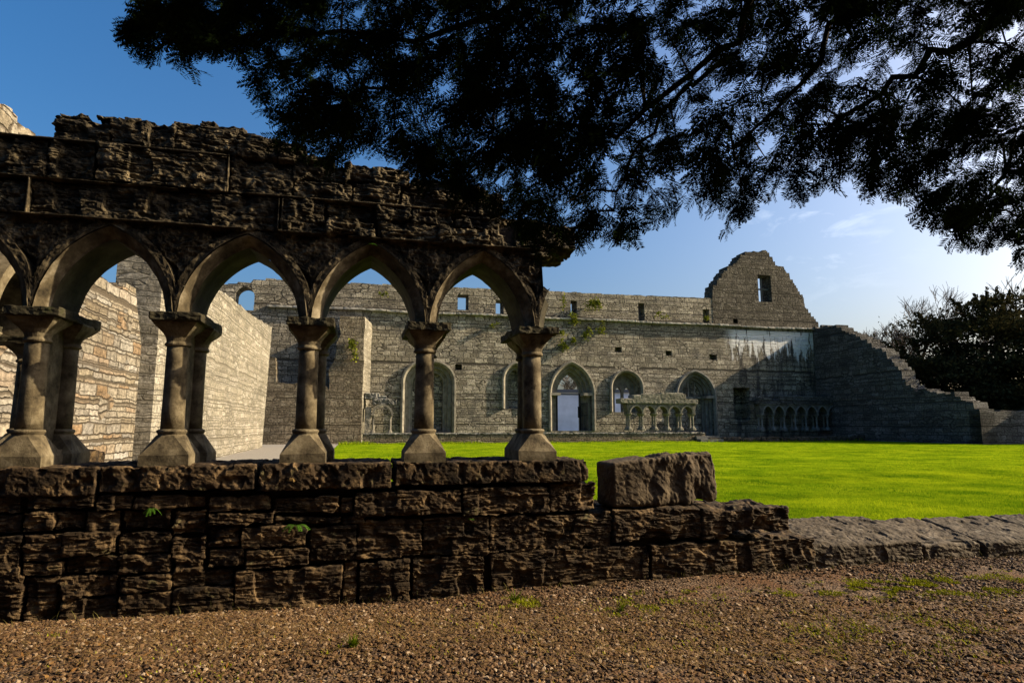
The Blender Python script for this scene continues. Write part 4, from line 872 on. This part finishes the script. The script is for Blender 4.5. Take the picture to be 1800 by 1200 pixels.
# --- yew canopy overhead
LOW=[(150,-20),(178,35),(230,100),(300,112),(352,140),(385,70),(415,158),(450,125),(440,200),(470,235),(520,238),(570,275),(600,285),(640,215),(690,270),(740,300),(800,330),(850,330),(900,385),(960,440),(1010,455),(1045,430),(1088,432),(1130,395),(1175,372),(1215,362),(1240,372),(1268,412),(1300,375),(1370,350),(1430,338),(1470,325),(1500,345),(1535,345),(1575,362),(1620,395),(1680,435),(1740,465),(1800,480),(1900,500)]
lu=np.array([a for a,b in LOW]);lv=np.array([b for a,b in LOW])
o_=np.argsort(lu,kind='stable'); lu=lu[o_];lv=lv[o_]; lv=lv+8+32*np.clip((lu-420)/80,0,1)*np.clip((1010-lu)/90,0,1)
def one_spray(seed,nsub=4,L_=.145):
    r=np.random.default_rng(seed); V=[];Fs=[];At=[]
    def twig(p0,d,n_,L2,pln):
        for i in range(n_):
            f=(i+.5)/n_; p=p0+d*L2*f+np.array([0,0,-1])*.18*L2*f*f
            for sg_ in (-1,1):
                nl=.027*(1-.35*f)*(.8+.4*r.random()); sd_=pln*sg_*(1)+d*(.5+.25*r.random())+r.normal(size=3)*.10; sd_/=np.linalg.norm(sd_); wv=np.cross(sd_,np.cross(pln,d)+r.normal(size=3)*.2); wv/=np.linalg.norm(wv); wv*=.0027
                j=len(V); q=p+sd_*nl; V.extend([p,p+sd_*nl*.5+wv,q,p+sd_*nl*.5-wv]); Fs.append((j,j+1,j+2,j+3)); At.extend([f*.6+.4*r.random()]*4)
        j=len(V); e=p0+d*L2+np.array([0,0,-1])*.18*L2; wv=pln*.0014; V.extend([p0-wv,p0+wv,e+wv*.4,e-wv*.4]); Fs.append((j,j+1,j+2,j+3)); At.extend([0]*4)
    Ft_=[]
    d=np.array([1.,0,0]); pln=np.array([0,1.,0]); twig(np.zeros(3),d,20,L_,pln)
    for k in range(nsub):
        f=.12+.7*k/nsub; sg_=1 if k%2 else -1; dd=d*.75+pln*sg_*(.6+.2*r.random())+np.array([0,0,r.normal()*.25]); dd/=np.linalg.norm(dd); pp=np.cross(np.array([0,0,1.])+r.normal(size=3)*.3,dd); pp/=np.linalg.norm(pp)
        twig(d*L_*f,dd,12,L_*(.62-.35*f),pp)
    return np.array(V),np.array(Fs),None,np.array(At)
SPR=[one_spray(i) for i in range(8)]
yw=empty('yew_tree',(4.6,.8,0)); tag(yw,'dark overhanging yew boughs with flat needles filling the top of the view','tree')
loc0=np.array([4.6,.8,0])
def place(mb,k,p,dirv,sc,roll):
    V,Fs,Ft_,At=SPR[k]; x=dirv/np.linalg.norm(dirv); z=np.array([0,0,1.]); y=np.cross(z,x); y/=np.linalg.norm(y)+1e-9; z=np.cross(x,y); c,s=math.cos(roll),math.sin(roll); y,z=y*c+z*s,-y*s+z*c
    mb.add((V*sc)@np.stack([x,y,z])+p-loc0,Fq=Fs,Ft=Ft_,att=At)
mb=MB(); cnt=0; HOL=[(1712,265,42,26),(1450,40,30,22),(1130,215,26,14),(480,-5,10,30),(735,340,18,14)]
hn=lambda u,v:fbm(np.array([[u,v,0.]]),(1/95.,1/70.,1),2,77)[0]
tries=0; NS=3150
bases=[]
while cnt<NS and tries<90000:
    tries+=1
    Yd=rng.uniform(1.75,3.0); u=rng.uniform(170,1950); v=rng.uniform(-330,480)
    lim=np.interp(u,lu,lv)
    far_in=lim-v
    if far_in<16: continue
    if v<-60 and rng.random()<.6: continue
    if any(((u-a)/b2)**2+((v-b)/c2)**2<1 for a,b,b2,c2 in HOL): continue
    h=hn(u,v); h2=fbm(np.array([[u,v,3.]]),(1/34.,1/26.,1),2,79)[0]
    if (h>.62 and rng.random()<.7 and far_in>25) or (h2>.05 and rng.random()<.88): continue
    if u<420 and abs(v-55)<20 and u<300 and rng.random()<.4: continue
    p=at(u,v,Yd)
    az=math.pi+rng.normal()*1.25; dn=-.2-1.1*rng.random()
    if u<700: dn=-.15-.7*rng.random()
    if far_in<90: dn-=.7*rng.random()
    if far_in<70 and rng.random()<.35: continue
    dv_=np.array([math.cos(az),math.sin(az),dn])
    sc=rng.uniform(.75,1.15)
    # keep the tip inside the boughs' outline
    tip=p+dv_/np.linalg.norm(dv_)*.17*sc; tu,tv,_=proj(tip)
    if tv>np.interp(tu,lu,lv)+10 or (tu<185): continue
    place(mb,int(rng.integers(8)),p,dv_,sc,rng.normal()*.6); cnt+=1
    if cnt%9==0 and u>300: bases.append(p)
k=0
while k<2600: # unseen rest of the crown, added over and behind the viewer to block sky light
    p=np.array([rng.uniform(-5.5,9),rng.uniform(-5,2.3),rng.uniform(2.2,6)])
    if p[2]<1.3+.75*max(0,p[1])+.45 or (p[0]<4 and p[2]<2.6): continue
    az=rng.random()*6.28; place(mb,int(rng.integers(8)),p,np.array([math.cos(az),math.sin(az),-.4]),2.3,rng.normal()*.6); k+=1
mbf=mb
mb=MB()
def bough(pts,r0,r1,n=16):
    P=np.array([at(u,v,Y_) for u,v,Y_ in pts]); tt=np.linspace(0,len(P)-1,n); Q=np.stack([np.interp(tt,np.arange(len(P)),P[:,k]) for k in range(3)],1)
    Q[1:-1]=(Q[:-2]+2*Q[1:-1]+Q[2:])/4; Q[1:]+=.018*rng.normal(size=(n-1,3)); tube(mb,Q-loc0,np.linspace(r0,r1,n)*.62,7); return Q
B=[bough([(1950,-350,2.0),(1790,0,2.3),(1700,70,2.4),(1560,150,2.5),(1440,230,2.5)],.045,.012),
   bough([(1700,-300,2.1),(1500,0,2.3),(1475,60,2.4),(1380,170,2.5),(1290,260,2.6)],.032,.008),
   bough([(1500,-350,2.1),(1330,0,2.4),(1290,90,2.5),(1060,230,2.6),(960,215,2.6),(860,222,2.6)],.034,.006),
   bough([(1200,-350,2.2),(1000,-50,2.4),(800,60,2.4),(600,60,2.4),(420,70,2.3),(250,90,2.3)],.03,.004),
   bough([(900,-300,2.0),(700,-50,2.2),(500,-5,2.2),(330,20,2.2),(235,28,2.2)],.024,.003),
   bough([(1300,90,2.5),(1180,180,2.6),(1100,300,2.6),(1080,390,2.7)],.02,.004),
   bough([(1950,100,2.3),(1850,250,2.5),(1750,330,2.6),(1700,400,2.6)],.03,.005),
   bough([(800,60,2.4),(700,150,2.5),(560,190,2.5),(470,215,2.5)],.016,.003)]
allq=np.concatenate(B)
for bi,b in enumerate(B):
    for j in range(2,len(b)):
        for _ in range(9 if bi in (3,4) and b[j][0]<-.6 else 1):
            f=rng.random(); p=b[j-1]*(1-f)+b[j]*f; d0=b[j]-b[j-1]; d0/=np.linalg.norm(d0); d_=d0*.8+rng.normal(size=3)*.55+np.array([0,0,-.35]); tip=p+d_/np.linalg.norm(d_)*.15; tu,tv,_=proj(tip)
            if tv<np.interp(tu,lu,lv)+14 and tu>178: place(mbf,int(rng.integers(8)),p,d_,rng.uniform(.7,1.05),rng.normal()*.6)
mbf.build('foliage',M_needle,yw)
for p in bases:
    dd=np.linalg.norm(allq-p,axis=1); j=int(np.argmin(dd)); q=allq[j]
    if dd[j]<.38:
        mid=(p+q)/2+np.array([0,0,.04]); tube(mb,np.array([q,mid,p])-loc0,[.006,.004,.002],4)
# trunk out of the frame feeding the boughs
tube(mb,np.array([[4.6,.8,-.1],[4.55,.85,1.0],[4.5,.9,2.2],[4.3,1.0,3.4],[4.0,1.2,4.6]])-loc0,[.36,.28,.24,.2,.12],12)
for b in B[:5]+[B[6]]:
    st=b[0]; tube(mb,np.array([[4.3,1.0,3.2],(np.array([4.3,1.0,3.2])+st)/2+np.array([0,0,.15]),st])-loc0,[.09,.06,.04],8)
mb.build('branches',M_bark,yw)
# --- far trees
def mass_tree(name,lab,cen,rx,ry,rz,n,lsz,m,trunk=True,seed=0,bottom=.1,spikes=40,nc=None):
    r=np.random.default_rng(seed); e=empty(name,tuple(cen)); tag(e,lab,'tree'); mb=MB()
    nc=nc or 80
    for k in range(nc):
        d=r.normal(size=3); d/=np.linalg.norm(d); d[2]=abs(d[2])*1.0-.15 if r.random()<.8 else d[2]
        rad=r.random()**.4; c=np.array([d[0]*rx,d[1]*ry,rz*bottom+(1-bottom)*rz*(max(0,d[2])*rad*.95+.05)])*np.array([rad,rad,1])
        kk=n//nc; sz=.9+r.random()*.9; q=r.normal(size=(kk,3))*np.array([1.5,1.5,.4])*sz*.55; q[:,2]-=.18*np.abs(q[:,0])*.5
        leaves(mb,c+q,lsz)
    for k in range(spikes): # feathery leaders breaking the outline
        a=r.random()*6.283; el=r.uniform(.05,1.4); d=np.array([math.cos(a)*math.cos(el),math.sin(a)*math.cos(el),math.sin(el)]); b=d*np.array([rx*.85,ry*.85,rz*.85])+np.array([0,0,rz*bottom]); L_=r.uniform(1.,2.6); dd=d*np.array([1,1,.5])+np.array([0,0,.25]); f=r.random(120)[:,None]
        leaves(mb,b+dd*L_*f+r.normal(size=(120,3))*.16*(1.2-f),lsz*.9)
    mb.build('crown',m,e)
    mb=MB(); tube(mb,[(0,0,-.3),(.1,0,rz*.3),(0,.1,rz*.7)],[.5,.35,.15],9)
    for k in range(14):
        a=k*2.4; h=rz*(.15+.05*k); tube(mb,[(0,0,h),(math.cos(a)*rx*.45,math.sin(a)*ry*.45,h+.6),(math.cos(a)*rx*.55,math.sin(a)*ry*.55,h+rz*.06)],[.16,.09,.03],5)
    mb.build('trunk',M_bark,e); return e
c=at(1770,748,47.); mass_tree('yew_tree','big dark spreading yew behind the boundary wall at the right edge',(c[0],47.,.2),9.6,6.5,11.8,120000,.13,M_yewfar,seed=3,bottom=.02,spikes=70,nc=150)
c=at(1640,748,50.); mass_tree('yew_tree','smaller dark yew bush rising behind the stepped ruined wall',(c[0],50.,.2),6.0,4.0,8.0,50000,.12,M_yewfar,seed=8,bottom=.02,spikes=30,nc=60)
def bare(name,lab,cen,h,seed,group='bare winter trees'):
    r=random.Random(seed); e=empty(name,tuple(cen)); tag(e,lab,'tree',group=group); mb=MB()
    def br(p,d,l,rad,lev):
        q=p+d*l*.5+np.array([r.uniform(-.1,.1),r.uniform(-.1,.1),0])*l; p2=p+d*l; rad=max(rad,.028); tube(mb,[p,q,p2],[rad,rad*.85,rad*.65],5 if lev<3 else 3)
        if lev>=6: return
        for k in range(3 if lev<5 else 4):
            nd=d+np.array([r.uniform(-.75,.75),r.uniform(-.75,.75),r.uniform(-.15,.5)]); nd/=np.linalg.norm(nd); br(p+(p2-p)*r.uniform(.5,1),nd,l*r.uniform(.6,.85),rad*.6,lev+1)
    br(np.zeros(3),np.array([0,0,1.]),h*.40,h*.02,0); mb.build('branches',M_twig,e); return e
for i,(u,v,Y_,lab) in enumerate([(1560,575,75,'bare winter tree, leftmost of the brown thicket over the stepped wall'),(1600,560,80,'bare winter tree in the middle of the brown thicket over the stepped wall'),(1640,548,72,'bare winter tree at the edge of the dark yew'),(1515,590,90,'small bare tree just right of the ruined gable'),(1690,525,70,'tall bare branches showing over the top of the dark yew'),(1000,672,110,'bare tree crown seen through the top of the gated doorway')]):
    p=at(u,v,Y_); bare('bare_tree',lab,(p[0],Y_,0),(p[2])*1.0,20+i)
# tall trees out of frame at right: they throw the shade over the gable end; low yew added to darken the boundary wall
for i,(x,y,rx,rz,lab) in enumerate([(52,50.5,7,23,'tall yew standing beyond the right edge of the view'),(60,46.5,7,21,'tall yew farthest beyond the right edge of the view'),(42,38.6,3.6,9,'low yew added just beyond the right edge of the view to shade the boundary wall')]):
    mass_tree('yew_tree',lab,(x,y,0),rx,4.5 if i<2 else 3.0,rz,26000,.34,M_yewfar,seed=40+i,bottom=.02,spikes=20,nc=120)
